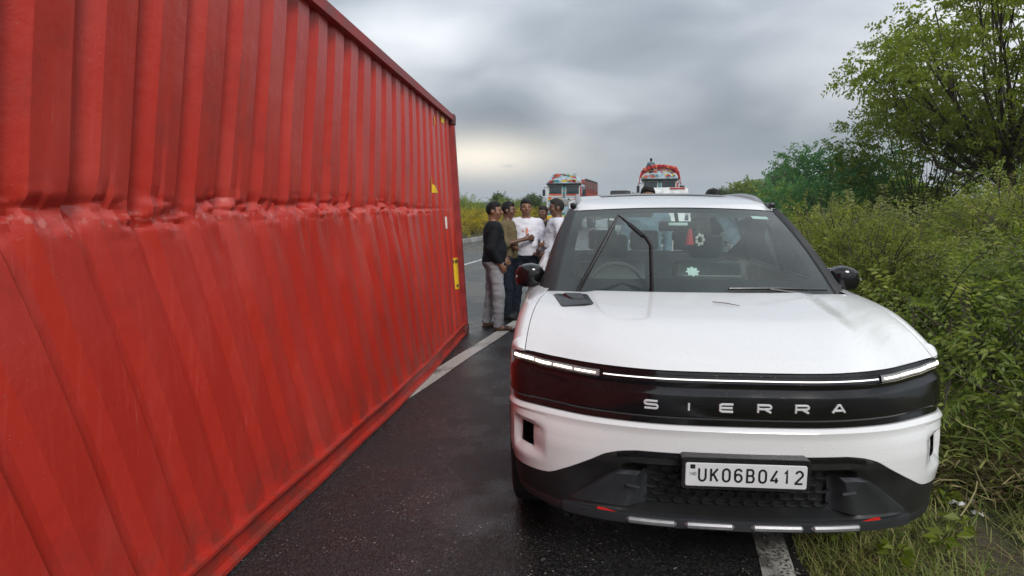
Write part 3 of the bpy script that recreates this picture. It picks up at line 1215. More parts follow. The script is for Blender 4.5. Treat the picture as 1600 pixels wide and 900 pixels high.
# side pods (charcoal) that frame the intake
for s in (-1, 1):
    rowsP = []
    for t in np.linspace(0, 1, 15):
        x0 = .375
        zt = float(np.interp(t, [0, .1, 1], [.372, .378, .53]))
        # right boundary runs along the diagonal
        x1 = float(np.interp(zt, [.345, .372, .50, .522, .535], [.735, .70, .545, .505, .46]))
        line = []
        for w in np.linspace(0, 1, 20):
            x = x0 + (x1 - x0) * w
            hollow = .012 * math.sin(math.pi * min(1, w * 1.25)) * (0.5 + 0.5 * math.sin(math.pi * t))
            inset = -.008 + hollow + .075 * (1 - float(sst(0, .30, w))) + (.014 if w == 1 else 0)
            line.append(fpos(s * ux(x), zt, inset + (.02 if t in (0, 1) else 0)))
        rowsP.append(line)
    pod = MB().grid(rowsP).build('corner_pod', M_GREYK, car)
    r_ = MB()
    r_.grid([[fpos(s * ux(x), .468 + (x - .40) * .1 + dz_, -.016 + .012 * abs(dz_) / .006) for x in np.linspace(.40, .455, 5)] for dz_ in (-.006, 0, .006)])
    r_.build('fin', M_GREYK, pod)
    q = strip('reflector', [lambda x: (.352 + (x - .5) * .06, .004), lambda x: (.351 + (x - .5) * .06, -.008), lambda x: (.342 + (x - .5) * .06, -.008), lambda x: (.341 + (x - .5) * .06, .004)], M_RED, None,
              s * np.linspace(ux(.492), ux(.572), 8))
# lip and four silver pads
strip('lip_edge', [lambda x: (.351, .018), lambda x: (.3545, .004), lambda x: (.350, -.009), lambda x: (.338, -.011), lambda x: (.308, -.008), lambda x: (.303, .01)], M_GREYK, None, [u for u in U if abs(u) < ux(.72)])
for a_, b_ in ((-.455, -.250), (-.222, -.022), (.040, .252), (.278, .485)):
    P = []
    for dzv, oo in ((.0135, -.010), (.012, -.018), (.004, -.024), (-.008, -.022), (-.0135, -.010)):
        line = []
        for w in np.linspace(0, 1, 16):
            x = a_ + (b_ - a_) * w
            e = min(1.0, min(w, 1 - w) / .07) ** .5
            line.append(fpos(ux(x), .3275 + dzv * (0.25 + .75 * e), -.009 + (oo + .009) * e))
        P.append(line)
    MB().grid(P).build('skid_pad', M_SILVER, car)

# nose lettering: broad strokes
def stroke(pts, w, d, to, n_end=0):
    """ribbon with depth along 2D polyline; to(x,z,depth)->xyz"""
    b = MB()
    pts = [Vector((q[0], q[1])) for q in pts]
    L, Rr = [], []
    for i, q in enumerate(pts):
        t0 = (q - pts[i - 1]).normalized() if i else None
        t1 = (pts[i + 1] - q).normalized() if i < len(pts) - 1 else None
        t = ((t0 or t1) + (t1 or t0)).normalized()
        n = Vector((-t.y, t.x))
        k = 1.0
        if t0 and t1:
            k = 1 / max(.5, math.cos(math.acos(max(-1, min(1, t0.dot(t1)))) / 2))
        L.append(q + n * w * k / 2)
        Rr.append(q - n * w * k / 2)
    c = w * .18
    P = []
    for i in range(len(pts)):
        m = (L[i] + Rr[i]) / 2
        li, ri = L[i] + (m - L[i]) * .36, Rr[i] + (m - Rr[i]) * .36
        P.append([to(L[i].x, L[i].y, 0), to(L[i].x, L[i].y, d * .7), to(li.x, li.y, d), to(ri.x, ri.y, d), to(Rr[i].x, Rr[i].y, d * .7), to(Rr[i].x, Rr[i].y, 0)])
    b.grid(P)
    n0 = len(P) - 1
    b.f.append((0, 1, 2, 3, 4, 5))
    b.f.append(tuple(n0 * 6 + k for k in range(6)))
    return b


def arc(cx, cz, rx, rz, a0, a1, n=8):
    return [(cx + rx * math.cos(R(a0 + (a1 - a0) * i / n)), cz + rz * math.sin(R(a0 + (a1 - a0) * i / n))) for i in range(n + 1)]


BROAD = {
    'S': [[(1, 1), (.2, 1)] + arc(.14, .76, .14, .24, 90, 270, 6)[1:] + [(.86, .5)] + arc(.86, .25, .14, .25, 90, -90, 6)[1:] + [(0, 0)]],
    'I': [[(.5, 0), (.5, 1)]],
    'E': [[(1, 1), (.16, 1), (0, .86), (0, .14), (.16, 0), (1, 0)], [(0, .5), (.95, .5)]],
    'R': [[(0, 0), (0, 1), (.8, 1)] + arc(.8, .74, .2, .26, 90, -90, 6)[1:] + [(0, .46)], [(.5, .46), (1, 0)]],
    'A': [[(0, 0), (.42, 1), (.58, 1), (1, 0)], [(.16, .28), (.84, .28)]],
}
LW, LH = .050, .030
xs_l = np.linspace(-.366, .366, 6)
for ch, xc in zip('SIERRA', xs_l):
    pieces = MB()
    for st in BROAD[ch]:
        def to(x, z, d):
            X = xc + (x - .5) * LW
            return fpos(ux(X), .808 + z * LH, -.0015 - d)
        st2 = [(p_[0], p_[1]) for p_ in st]
        # stroke widths live in letter units
        bb_ = MB()
        pts = [Vector((q[0] * LW, q[1] * LH)) for q in st2]
        def to2(x, z, d):
            return fpos(ux(xc + x - LW / 2), .808 + z, -.0015 - d)
        s_ = stroke(pts, .0084, .006, to2)
        pieces.add(s_.v, s_.f)
    pieces.build('nose_letter', M_CHROME, car, sharp=30)

# number plate
pl_y, pl_z, pl_w, pl_h = -.030, .563, .468, .096


def rrect(w, h, r_, n=5):
    out = []
    for cx, cz, a in ((w / 2 - r_, h / 2 - r_, 0), (-w / 2 + r_, h / 2 - r_, 90), (-w / 2 + r_, -h / 2 + r_, 180), (w / 2 - r_, -h / 2 + r_, 270)):
        out += arc(cx, cz, r_, r_, a, a + 90, n)
    return out


def plate_slab(name, w, h, r_, y0, y1, mat, par, z=pl_z, bev=.002, cx=0):
    o_, i_ = rrect(w, h, r_), rrect(w - bev * 2, h - bev * 2, max(r_ - bev, .001))
    n = len(o_)
    v = [(q[0] + cx, y1, z + q[1]) for q in o_] + [(q[0] + cx, y0 + bev, z + q[1]) for q in o_] + [(q[0] + cx, y0, z + q[1]) for q in i_]
    f = [tuple(range(2 * n, 3 * n))]
    for a in (0, n):
        f += [(a + i, a + (i + 1) % n, a + n + (i + 1) % n, a + n + i) for i in range(n)]
    b = MB()
    b.add(v, f)
    return b.build(name, mat, par)


holder = plate_slab('plate_holder', pl_w + .030, pl_h + .036, .016, pl_y + .004, pl_y + .075, M_SATK, car, pl_z + .004)
plate = plate_slab('number_plate', pl_w, pl_h, .009, pl_y, pl_y + .006, M_PLATE, car)
plate['label'] = 'white number plate reading UK06B0412'
NARROW = {
    'U': [[(0, 1), (0, .28)] + arc(.5, .28, .5, .28, 180, 360, 10)[1:] + [(1, 1)]],
    'K': [[(0, 0), (0, 1)], [(1, 1), (.08, .42)], [(.34, .60), (1, 0)]],
    '0': [[(0, .5), (0, .72)] + arc(.5, .72, .5, .28, 180, 0, 10)[1:] + [(1, .28)] + arc(.5, .28, .5, .28, 0, -180, 10)[1:] + [(0, .5)]],
    '6': [arc(.5, .74, .5, .26, 20, 180, 8) + [(0, .3)] + arc(.5, .3, .5, .3, 180, 540, 18)[1:]],
    'B': [[(0, .5), (0, 1), (.62, 1)] + arc(.62, .76, .30, .24, 90, -90, 8)[1:] + [(0, .52)], [(.55, .52), (.66, .52)] + arc(.66, .26, .34, .26, 90, -90, 8)[1:] + [(0, 0), (0, .52)]],
    '4': [[(.80, 1), (0, .24), (0, .2), (1, .2)], [(.72, .42), (.72, 0)]],
    '1': [[(.1, .78), (.5, 1), (.5, 0)]],
    '2': [arc(.5, .72, .5, .28, 165, -20, 9) + [(0, .06), (0, 0), (1, 0)]],
    'I': [[(.5, 0), (.5, 1)]], 'N': [[(0, 0), (0, 1), (1, 0), (1, 1)]], 'D': [[(0, 0), (0, 1), (.5, 1)] + arc(.5, .5, .5, .5, 90, -90, 8)[1:] + [(0, 0)]],
}


def plate_char(ch, xc, zc, w, h, sw, mat):
    b = MB()
    for st in NARROW[ch]:
        s_ = stroke([Vector((q[0] * w, q[1] * h)) for q in st], sw, .0012, lambda x, z, d: (xc + x - w / 2, pl_y - .0003 - d, zc + z - h / 2))
        b.add(s_.v, s_.f)
    return b.build('plate_character', mat, plate, sharp=30)


for i, ch in enumerate('UK06B0412'):
    plate_char(ch, -.168 + i * .0465, pl_z + .001, .0255 if ch != '1' else .020, .051, .0080, M_INKK)
for i, ch in enumerate('IND'):
    plate_char(ch, -.216 + i * .0105, pl_z + .004, .0065, .012, .0016, M_INKB)
plate_slab('plate_emblem', .020, .018, .004, pl_y - .0012, pl_y, M_INKK, plate, pl_z + .033, .001, -.206)

# ---- bonnet
ZT = pchip([0.0, .05, .09, .16, .28, .5, .8, 1.05, 1.3], [.958, .978, .996, 1.018, 1.045, 1.082, 1.122, 1.150, 1.165])
XBN = pchip([.30, .365, .6, .9, 1.16, 1.4], [.903, .901, .890, .856, .812, .80])
CROWN = pchip([0, .4, .6, .77, .855, .91, .98], [0, .002, .005, .009, .014, .022, .05])


def top_z(x, y):
    """top skin of bonnet: height over the nose profile, follows the plan edge"""
    x = abs(x)
    yf = float(np.interp(x, PXU[:, 0], PXU[:, 1])) + .019
    d = max(y - yf, 0)
    zc = float(ZT(y))
    zedge = float(HE(x))
    rise = zedge + (float(ZT(min(d + .03, .9))) - float(ZT(.03)))
    w = float(sst(.0, .5, d))
    z = rise * (1 - w) + (zc - float(CROWN(x))) * w
    # raised centre field with soft creases
    z += .010 * float(sst(.62, .54, x)) * float(sst(.15, .5, d))
    return z


P = []
nx_, ny_ = 73, 40
for j in range(ny_ + 1):
    t = (j / ny_) ** 1.5
    line = []
    for i in range(nx_ + 1):
        xi = -1 + 2 * i / nx_
        xi = math.copysign(abs(xi) ** .8, xi)
        ye = 1.10 - .12 * (1 - xi * xi) * 0 - .10 * (1 - abs(xi) ** 2.2)
        x0 = xi * .901
        yf = float(np.interp(abs(x0), PXU[:, 0], PXU[:, 1])) + .019
        y = yf + (ye - yf) * t
        x = xi * float(XBN(max(y, .30)))
        line.append((x, y, top_z(x, y)))
    P.append(line)
back = [(q[0], q[1] + .006, q[2] - .02) for q in P[-1]]
frontl = [(q[0], q[1] + .012, q[2] - .006) for q in P[0]]
fold = [(q[0], q[1] + .05, q[2] - .006) for q in P[0]]
g = MB().grid([fold, frontl] + P + [back])
bonnet = mesh('bonnet', g.v, g.f, M_WHITE, car, True, 40)
# black vent panel at the rear corner of the bonnet
def on_bonnet(x, y, h):
    return (x, y, top_z(x, y) + h)


P = []
c4 = [(-.785, 1.00), (-.600, .985), (-.570, .765), (-.735, .745)]
for h, k_ in ((-.004, 1.0), (.003, 1.0), (.0055, .96)):
    loop = []
    cx, cy = np.mean(c4, axis=0)
    for a, b in zip(c4, c4[1:] + c4[:1]):
        for t in np.linspace(.06, .94, 7):
            x, y = a[0] + (b[0] - a[0]) * t, a[1] + (b[1] - a[1]) * t
            loop.append(on_bonnet(cx + (x - cx) * k_, cy + (y - cy) * k_, h))
    P.append(loop)
b = MB().grid(P, wrap=True)
b.f.append(tuple(range(56, 84)))
vent = b.build('bonnet_vent', M_SATK, car)
P = []
for h, k_ in ((.004, 1.0), (.016, .90), (.016, .82)):
    loop = []
    for a, b_ in zip([(-.735, .975), (-.625, .965), (-.615, .87), (-.695, .87)], [(-.625, .965), (-.615, .87), (-.695, .87), (-.735, .975)]):
        for t in np.linspace(.1, .9, 5):
            x, y = a[0] + (b_[0] - a[0]) * t, a[1] + (b_[1] - a[1]) * t
            loop.append(on_bonnet(-.668 + (x + .668) * k_, .936 + (y - .936) * k_, h))
    P.append(loop)
b = MB().grid(P, wrap=True)
b.f.append(tuple(range(40, 60)))
b.build('vent_cover', M_GREYK, vent)

# ---- wings (front), doors, rear quarters: column lofts
AX_F, AX_R, WR = .945, 3.66, .355


def flank_x(z):
    return float(np.interp(z, [.25, .42, .62, .80, .95, 1.02], [.956, .966, .978, .982, .976, .968]))


def arch(y, r_=.43):
    for a in (AX_F, AX_R):
        if abs(y - a) < r_:
            return WR + math.sqrt(r_ * r_ - (y - a) ** 2)
    return 0


def wing_cols(ys, s, ztopf, xtopf, zlow):
    P = []
    for y in ys:
        zt, xt = ztopf(y), xtopf(y)
        zb = max(zlow(y), arch(y))
        col_ = []
        sh = .14
        zs = max(zt - sh, zb + .01)
        xs_ = flank_x(zs)
        if y < .52:
            xs_ = min(xs_, float(np.interp(y, PXU[:, 1], PXU[:, 0])) - .020 * (1 - (y - .4) / .12))
        for k in range(9):
            a = math.pi / 2 * k / 8
            col_.append((s * (xt + (xs_ - xt) * math.sin(a) ** .85), y, zs + (zt - zs) * math.cos(a) ** .75))
        for k in range(1, 11):
            z = zs + (zb - zs) * k / 10
            x_ = flank_x(z)
            if y < .52:
                x_ = min(x_, float(np.interp(y, PXU[:, 1], PXU[:, 0])) - .020 * (1 - (y - .4) / .12))
            col_.append((s * x_, y, z))
        col_.append((s * (col_[-1][0] * s - .03), y, zb))
        P.append(col_)
    return P


for s in (-1, 1):
    ys = np.concatenate([np.linspace(.405, .498, 8), [.50], np.linspace(.515, 1.375, 60)])
    def zl_(y):
        if y < .499:
            return float(HE(float(np.interp(y, PXU[:, 1], PXU[:, 0])))) - .004
        return .44
    P = wing_cols(ys, s, lambda y: top_z(float(XBN(y)) + .004, y) - .001, lambda y: float(XBN(y)) + .004, zl_)
    MB().grid(P).build('front_wing', M_WHITE, car, sharp=30)
    for nm, y0, y1 in (('front_door', 1.382, 2.34), ('rear_door', 2.348, 3.22)):
        ys = np.linspace(y0, y1, 26)
        P = wing_cols(ys, s, lambda y: 1.152 + .01 * (y - 1.4), lambda y: .86, lambda y: .42)
        d_ = MB().grid(P).build(nm, M_WHITE, car, sharp=30)
        MB().box((s * .990, y1 - .16, .96), (.02, .20, .028), .008).build('door_handle', M_WHITE, d_)
        MB().box((s * .972, (y0 + y1) / 2, .345), (.05, y1 - y0 - .01, .15), .02).build('sill_cladding', M_MATTEK, d_)
    ys = np.linspace(3.228, 4.20, 60)
    P = wing_cols(ys, s, lambda y: 1.17, lambda y: .86 - .25 * float(sst(3.9, 4.25, y)), lambda y: .40)
    P = [[(q[0] * (1 - .06 * float(sst(3.85, 4.25, q[1]))), q[1], q[2]) for q in c_] for c_ in P]
    MB().grid(P).build('rear_quarter', M_WHITE, car, sharp=30)
    for ax_ in (AX_F, AX_R):
        P = []
        for k in range(41):
            a = R(-8 + 196 * k / 40)
            ca, sa = math.cos(a), math.sin(a)
            def pt(r_, xo):
                z = max(WR + r_ * sa, .27)
                y = ax_ - r_ * ca
                x = flank_x(z) + xo
                if y < .52:
                    x = min(x, float(np.interp(y, PXU[:, 1], PXU[:, 0])) + .006 + xo * .3)
                return (s * x, y, z)
            P.append([pt(.436, -.004), pt(.434, .006), pt(.415, .014), pt(.388, .012), pt(.382, 0.0), pt(.382, -.06)])
        MB().grid(P).build('arch_flare', M_MATTEK, car, sharp=40)
        # wheel well
        P = [[(s * (x_ + .02), ax_ - .40 * math.cos(R(-20 + 220 * k / 24)), WR + .40 * math.sin(R(-20 + 220 * k / 24))) for x_ in (.90, .58)] for k in range(25)]
        b = MB().grid(P)
        b.build('wheel_well', M_INKK, car)
        # wheel
        wh = empty('wheel', (s * .872, ax_, WR))
        wh.parent = car
        prof = [(-.105, .235), (-.110, .26), (-.112, .31), (-.098, .343), (-.07, .353), (-.02, .355), (.02, .355), (.07, .353), (.098, .343), (.112, .31), (.110, .26), (.105, .235)]
        MB().lathe(prof, (0, 0, 0), 'X', 48).build('tyre', M_RUB, wh)
        b = MB()
        b.lathe([(s * .085, .236), (s * .10, .245), (s * .098, .225), (s * .06, .215), (s * .03, .05), (s * .085, .04), (s * .09, 0.001)], (0, 0, 0), 'X', 40)
        b.lathe([(-.10, .236), (.10, .236)], (0, 0, 0), 'X', 40)
        rim = b.build('rim', M_SATK, wh)
        for k in range(5):
            a = 2 * math.pi * k / 5 + .3
            q = MB().box((s * .082, 0, .13), (.03, .06, .20), .01, None)
            Mx = Matrix.Rotation(a, 3, 'X')
            q.v = [tuple(Mx @ Vector(w)) for w in q.v]
            q.build('spoke', M_SILVER, wh)
# floor, bulkheads and rear
MB().box((0, 2.2, .30), (1.5, 3.6, .10), .03).build('underbody', M_INKK, car)
MB().box((0, .62, .62), (1.2, .5, .5), .03).build('engine_block', M_INKK, car)
P = [[(x, 4.20 + .09 * (1 - (x / .82) ** 2), z) for x in np.linspace(-.82, .82, 21)] for z in (.42, .7, .95, 1.16)]
tg = MB().grid(P).build('tailgate', M_WHITE, car)
P = [[(x, 4.205 + .10 * (1 - (x / .82) ** 2), z) for x in np.linspace(-.82, .82, 21)] for z in (.26, .44)]
MB().grid(P).build('rear_bumper', M_MATTEK, car)
P = [[(x, 4.21 + .09 * (1 - (x / .82) ** 2), z) for x in np.linspace(-.8, .8, 21)] for z in (1.04, 1.065)]
MB().grid(P).build('tail_light', M_RED, car)
P = [[(x * (1 - .12 * t), 4.22 - .22 * t + .07 * (1 - (x / .82) ** 2), 1.17 + .44 * t) for x in np.linspace(-.80, .80, 21)] for t in np.linspace(0, 1, 8)]
MB().grid(P).build('rear_window', M_SGLASS, car)

# ---- windscreen
def wsp(u, t, off=0.0):
    """u -1..1 across, t 0..1 from cowl to header"""
    xb, xt = .775, .652
    x = u * (xb + (xt - xb) * t)
    yb = 1.15 - .125 * (1 - u * u)
    yt = 1.925 - .115 * (1 - u * u)
    y = yb + (yt - yb) * t
    zb = 1.128 + .012 * (1 - u * u)
    zt = 1.585 + .022 * (1 - u * u)
    z = zb + (zt - zb) * t + .030 * math.sin(math.pi * t)
    # outward (forward/up) offset
    n = Vector((u * .25, -.52, .85)).normalized()
    return (x + n.x * off, y + n.y * off, z + n.z * off)


us_ = np.linspace(-1, 1, 41)
ts_ = np.linspace(0, 1, 25)
g = MB().grid([[wsp(u, t) for u in us_] for t in ts_])
ws = mesh('windscreen', g.v, g.f, M_WSCREEN, car, True, None)
# black ceramic border behind the glass
b = MB()
iu, it0, it1 = .92, .135, .925
fr_o = []
def border(u, t):
    return wsp(u, t, -.004)


outer = [(u, 0) for u in np.linspace(-1, 1, 31)] + [(1, t) for t in np.linspace(0, 1, 16)[1:]] + [(u, 1) for u in np.linspace(1, -1, 31)[1:]] + [(-1, t) for t in np.linspace(1, 0, 16)[1:-1]]
inner = []
for (u, t) in outer:
    # rounded inner rectangle by superellipse clamp
    a_, b_ = u, 2 * t - 1
    k_ = (abs(a_) ** 14 + abs(b_) ** 14) ** (-1 / 14)
    a_, b_ = a_ * k_, b_ * k_
    inner.append((a_ * iu, it0 + (it1 - it0) * (b_ + 1) / 2))
mid_ = [((o_[0] + i_[0]) / 2, (o_[1] + i_[1]) / 2) for o_, i_ in zip(outer, inner)]
b.grid([[border(*q) for q in outer], [border(*q) for q in mid_], [border(*q) for q in inner]], wrap=True)
b.build('glass_border', M_PILLAR, ws, sharp=None)
# cowl
P = [[(q[0] * 1.0, q[1] + dy_, q[2] + dz_) for q in [wsp(u, 0) for u in us_]] for dy_, dz_ in ((.03, .004), (0.0, .006), (-.03, -.004), (-.07, -.035))]
MB().grid(P).build('cowl_panel', M_SATK, car)
# stickers on the glass
def glass_sticker(name, u0, u1, t0, t1, mat, par=ws):
    g_ = MB().grid([[wsp(u, t, -.003) for u in np.linspace(u0, u1, 6)] for t in (t0, (t0 + t1) / 2, t1)])
    return mesh(name, g_.v, g_.f, mat, par)


glass_sticker('glass_sticker', .72, .885, .855, .90, M_STICK)
b = MB()
c_u, c_t = .003, .205
v = [wsp(c_u, c_t, -.003)]
f = []
for k in range(48):
    a = 2 * math.pi * k / 48
    rr = .034 + .006 * math.cos(8 * a)
    v.append(wsp(c_u + rr * math.cos(a) / .76, c_t + rr * math.sin(a) / .86, -.003))
f = [(0, 1 + k, 1 + (k + 1) % 48) for k in range(48)]
rosette = mesh('flower_sticker', v, f, M_STICK, ws)
# A pillars, side glass, other pillars, cant rail
for s in (-1, 1):
    P = []
    for t in np.linspace(0, 1, 14):
        a = wsp(s, t)
        zb_, xb_ = 1.15, .868
        yb2 = 1.33 + (2.03 - 1.33) * t
        o_ = (s * (.872 + (.700 - .872) * t), yb2 - .03, 1.145 + (1.60 - 1.145) * t + .022 * math.sin(math.pi * t))
        m1 = tuple(np.array(a) * .55 + np.array(o_) * .45 + np.array([s * .022, -.012, .012]))
        P.append([(a[0] - s * .02, a[1] + .03, a[2] - .02), a, (a[0] + s * .010, a[1] - .002, a[2] + .006), m1, o_, (o_[0] - s * .04, o_[1] + .05, o_[2])])
    MB().grid(P).build('windscreen_pillar', M_PILLAR, car, sharp=40)
    yb_ = [1.30, 2.27, 2.37, 3.16, 3.28, 4.05, 4.23]
    yt_ = [2.00, 2.31, 2.41, 3.12, 3.23, 3.88, 4.02]
    kinds = [('side_window', M_SGLASS), ('door_pillar', M_SATK), ('side_window', M_SGLASS), ('door_pillar', M_SATK), ('quarter_window', M_SGLASS), ('rear_pillar', M_SATK)]
    for k, (nm, m) in enumerate(kinds):
        P = []
        for w in np.linspace(0, 1, 8):
            c_ = []
            for t in np.linspace(0, 1, 8):
                y0_, y1_ = yb_[k] + (yb_[k + 1] - yb_[k]) * w, yt_[k] + (yt_[k + 1] - yt_[k]) * w
                y = y0_ + (y1_ - y0_) * t
                x = .866 + (.695 - .866) * t + .018 * math.sin(math.pi * t)
                x *= 1 - .10 * float(sst(3.9, 4.25, y))
                c_.append((s * x, y, 1.15 + (1.605 - 1.15) * t))
            P.append(c_)
        MB().grid(P).build(nm, m, car, sharp=None)
# ---- roof
ZR = pchip([1.75, 1.95, 2.2, 2.7, 3.3, 4.0, 4.15], [1.600, 1.645, 1.685, 1.715, 1.71, 1.66, 1.62])
P = []
for j in range(36):
    t = j / 35
    line = []
    for i in range(33):
        xi = -1 + 2 * i / 32
        yf = 1.925 - .115 * (1 - xi * xi)
        y = yf + (4.10 - yf) * t
        hw = .652 + (.700 - .652) * float(sst(0, .06, t)) - .06 * float(sst(.9, 1, t))
        x = xi * hw
        ed = abs(xi)
        z = float(ZR(y)) - .028 * ed ** 2 - .035 * float(sst(.86, 1.0, ed))
        if j == 0:
            z = wsp(xi, 1)[2] + .004
        line.append((x, y, z))
    P.append(line)
roof = MB().grid(P).build('roof', M_WHITE, car, sharp=40)
P = [[(q[0] * .98, q[1] + .02, q[2] - .035) for q in l] for l in P]
MB().grid(P).build('headliner', M_LINER, car)
for s in (-1, 1):
    P = []
    for w in np.linspace(0, 1, 26):
        y = 2.02 + w * 1.85
        zz = float(ZR(y)) - .052
        h = .042 * min(1, (w / .12)) ** .7 * min(1, (1 - w) / .1) ** .7
        x = s * (.632 - .01 * w)
        P.append([(x - .02, y, zz - .01), (x - .017, y, zz + h), (x, y, zz + h + .012), (x + .017, y, zz + h), (x + .02, y, zz - .01)])
    MB().grid(P).build('roof_rail', M_GREYRAIL, car, sharp=50)
    P = []
    for w in np.linspace(0, 1, 14):
        t = w
        y = 1.955 + t * .10
    b = MB().box((s * .668, 2.06, 1.625), (.045, .16, .035), .012)
    b.build('rail_foot', M_SATK, car)
# sunroof glass edge
g = MB().grid([[(x, y, float(ZR(y)) - .028 * (x / .7) ** 2 + .004) for x in np.linspace(-.46, .46, 17)] for y in np.linspace(2.35, 3.6, 16)])
mesh('sunroof', g.v, g.f, M_GLOSSK, car)
# door mirrors
for s in (-1, 1):
    P = []
    secs = [(.845, .02, .03, 1.185), (.862, .035, .05, 1.19), (.89, .062, .068, 1.192), (.93, .075, .074, 1.194), (.975, .074, .070, 1.192), (1.005, .062, .060, 1.188), (1.022, .038, .042, 1.184), (1.028, .01, .012, 1.182)]
    for x, dyy, dzz, zc in secs:
        loop = []
        for k in range(24):
            a = 2 * math.pi * k / 24
            ca, sa = math.cos(a), math.sin(a)
            loop.append((s * x, 1.445 + (x - .85) * .12 + dyy * math.copysign(abs(ca) ** .65, ca), zc + dzz * math.copysign(abs(sa) ** .6, sa)))
        P.append(loop)
    b = MB().grid(P, wrap=True)
    mir = b.build('door_mirror', M_GLOSSK, car, sharp=50)
    MB().box((s * .94, 1.535, 1.192), (.14, .008, .105), .004).build('mirror_glass', M_MIRR, mir)
    q = MB().box((s * 1.018, 1.425, 1.19), (.008, .05, .014), .003)
    q.build('indicator', M_GREYRAIL, mir)
    MB().box((s * .845, 1.44, 1.155), (.09, .07, .045), .015).build('mirror_stalk', M_SATK, mir)

# ---- wipers: one raised off the glass, one at rest
def flat_bar(b, pts, w, h):
    for a, c in zip(pts[:-1], pts[1:]):
        b.tube([a, c], [w, w], 6)


def up_pt(px, py, y):
    """car-frame point on the picture ray at car depth y"""
    u_, v_ = (px - 800) / FPX, -(py - 450) / FPX
    d = Vector((u_, math.cos(PITCH) + math.sin(PITCH) * v_, -math.sin(PITCH) + math.cos(PITCH) * v_))
    Mi = Matrix.Rotation(-CAR_YAW, 3, 'Z')
    c0, d0 = Mi @ (Vector((0, 0, CAM_H)) - CAR_O), Mi @ d
    return c0 + d0 * ((y - c0.y) / d0.y)


wip = empty('raised_wiper', (0, 0, 0))
wip.parent = car
pv = up_pt(1018, 457, 1.03)
el = up_pt(1017, 384, 1.10)
el2 = up_pt(1010, 372, 1.11)
ap = up_pt(966, 336, 1.22)
b = MB()
b.tube([pv + Vector((0, 0, -.02)), pv + Vector((0, 0, .05)), el, el2, (el2 + ap) / 2, ap], [.013, .012, .011, .011, .009, .005], 8)
b.build('wiper_arm', M_SATK, wip)
hd = MB().tube([el2 + (ap - el2) * .1, el2 + (ap - el2) * .62], [.016, .012], 6).build('wiper_head', M_INKK, wip)
MB().lathe([(0, .001), (0, .022), (.03, .020), (.034, .001)], tuple(pv + Vector((0, 0, -.03))), 'Z', 16).build('wiper_pivot', M_SATK, wip)
b = MB()
lo_ = up_pt(901, 455, 1.07)
mid1 = up_pt(938, 390, 1.15)
b.tube([ap, ap + (mid1 - ap) * .5, mid1, mid1 + (lo_ - mid1) * .5, lo_], [.006, .011, .014, .010, .006], 8)
b.build('wiper_blade', M_SATK, wip)
q0, q1 = up_pt(941, 386, 1.16), up_pt(906, 455, 1.11)
MB().tube([q0, q1], [.006, .006], 6).build('blade_reflection', M_RUB, wip)  # thin bar modelled in place of the blade's reflection in the windscreen
rw_ = empty('resting_wiper', (0, 0, 0))
rw_.parent = car
a0, a1 = Vector(wsp(.22, .03, .02)), Vector(wsp(.93, .02, .022))
MB().tube([a0, (a0 + a1) / 2 + Vector((0, -.006, .006)), a1], [.007, .009, .005], 8).build('wiper_blade', M_SATK, rw_)
MB().tube([Vector(wsp(.80, -.02, .02)), Vector(wsp(.5, .015, .03))], [.010, .006], 8).build('wiper_arm', M_SATK, rw_)

# ---- interior
b = MB()
P = []
for (yy, zz) in ((1.10, 1.06), (1.35, 1.105), (1.62, 1.115), (1.74, 1.09), (1.78, 1.00), (1.74, .80)):
    P.append([(x, yy - .05 * (1 - (x / .75) ** 2), zz - .01 * (x / .75) ** 2) for x in np.linspace(-.76, .76, 21)])
MB().grid(P).build('dashboard', M_DASH, car)
for cx, w_, yy in ((-.20, .34, 1.46), (.30, .30, 1.52)):
    b = MB().box((cx, yy, 1.118), (w_, .20, .012), .004)
    b.build('dash_mat', M_DASHL, car)
MB().tube([(-.20, 1.40, 1.135), (-.14, 1.405, 1.143), (-.08, 1.42, 1.135)], [.012, .017, .009], 8).build('dash_ornament', M_YELLOW, car)
P = []
for k in range(36):
    a = 2 * math.pi * k / 36
    P.append((-.37 + .185 * math.cos(a), 1.86 + .07 * math.sin(a), 1.06 + .17 * math.sin(a)))
b = MB()
pts = P + [P[0], P[1]]
b.tube(pts, .016, 8, False)
sw = b.build('steering_wheel', M_STEER, car)
MB().box((-.37, 1.86, 1.05), (.15, .05, .12), .03).build('wheel_hub', M_STEER, sw)
MB().box((0.13, 1.72, 1.10), (.62, .02, .14), .01).build('screen', M_INKK, car)


def seat(x, y, w, mat_, head=True):
    s_ = empty('seat', (x, y, 0))
    s_.parent = car
    MB().box((0, 0, .58), (w, .50, .16), .06, seg=3).build('cushion', mat_, s_)
    MB().box((0, .27, .90), (w, .14, .62), .06, Matrix.Rotation(R(-14), 3, 'X'), seg=3).build('backrest', mat_, s_)
    if head:
        for hx in ([0] if w < .7 else [-.38, 0, .38]):
            MB().box((hx, .37, 1.31), (.26, .09, .18), .04, Matrix.Rotation(R(-10), 3, 'X'), seg=3).build('headrest', mat_, s_)
    return s_


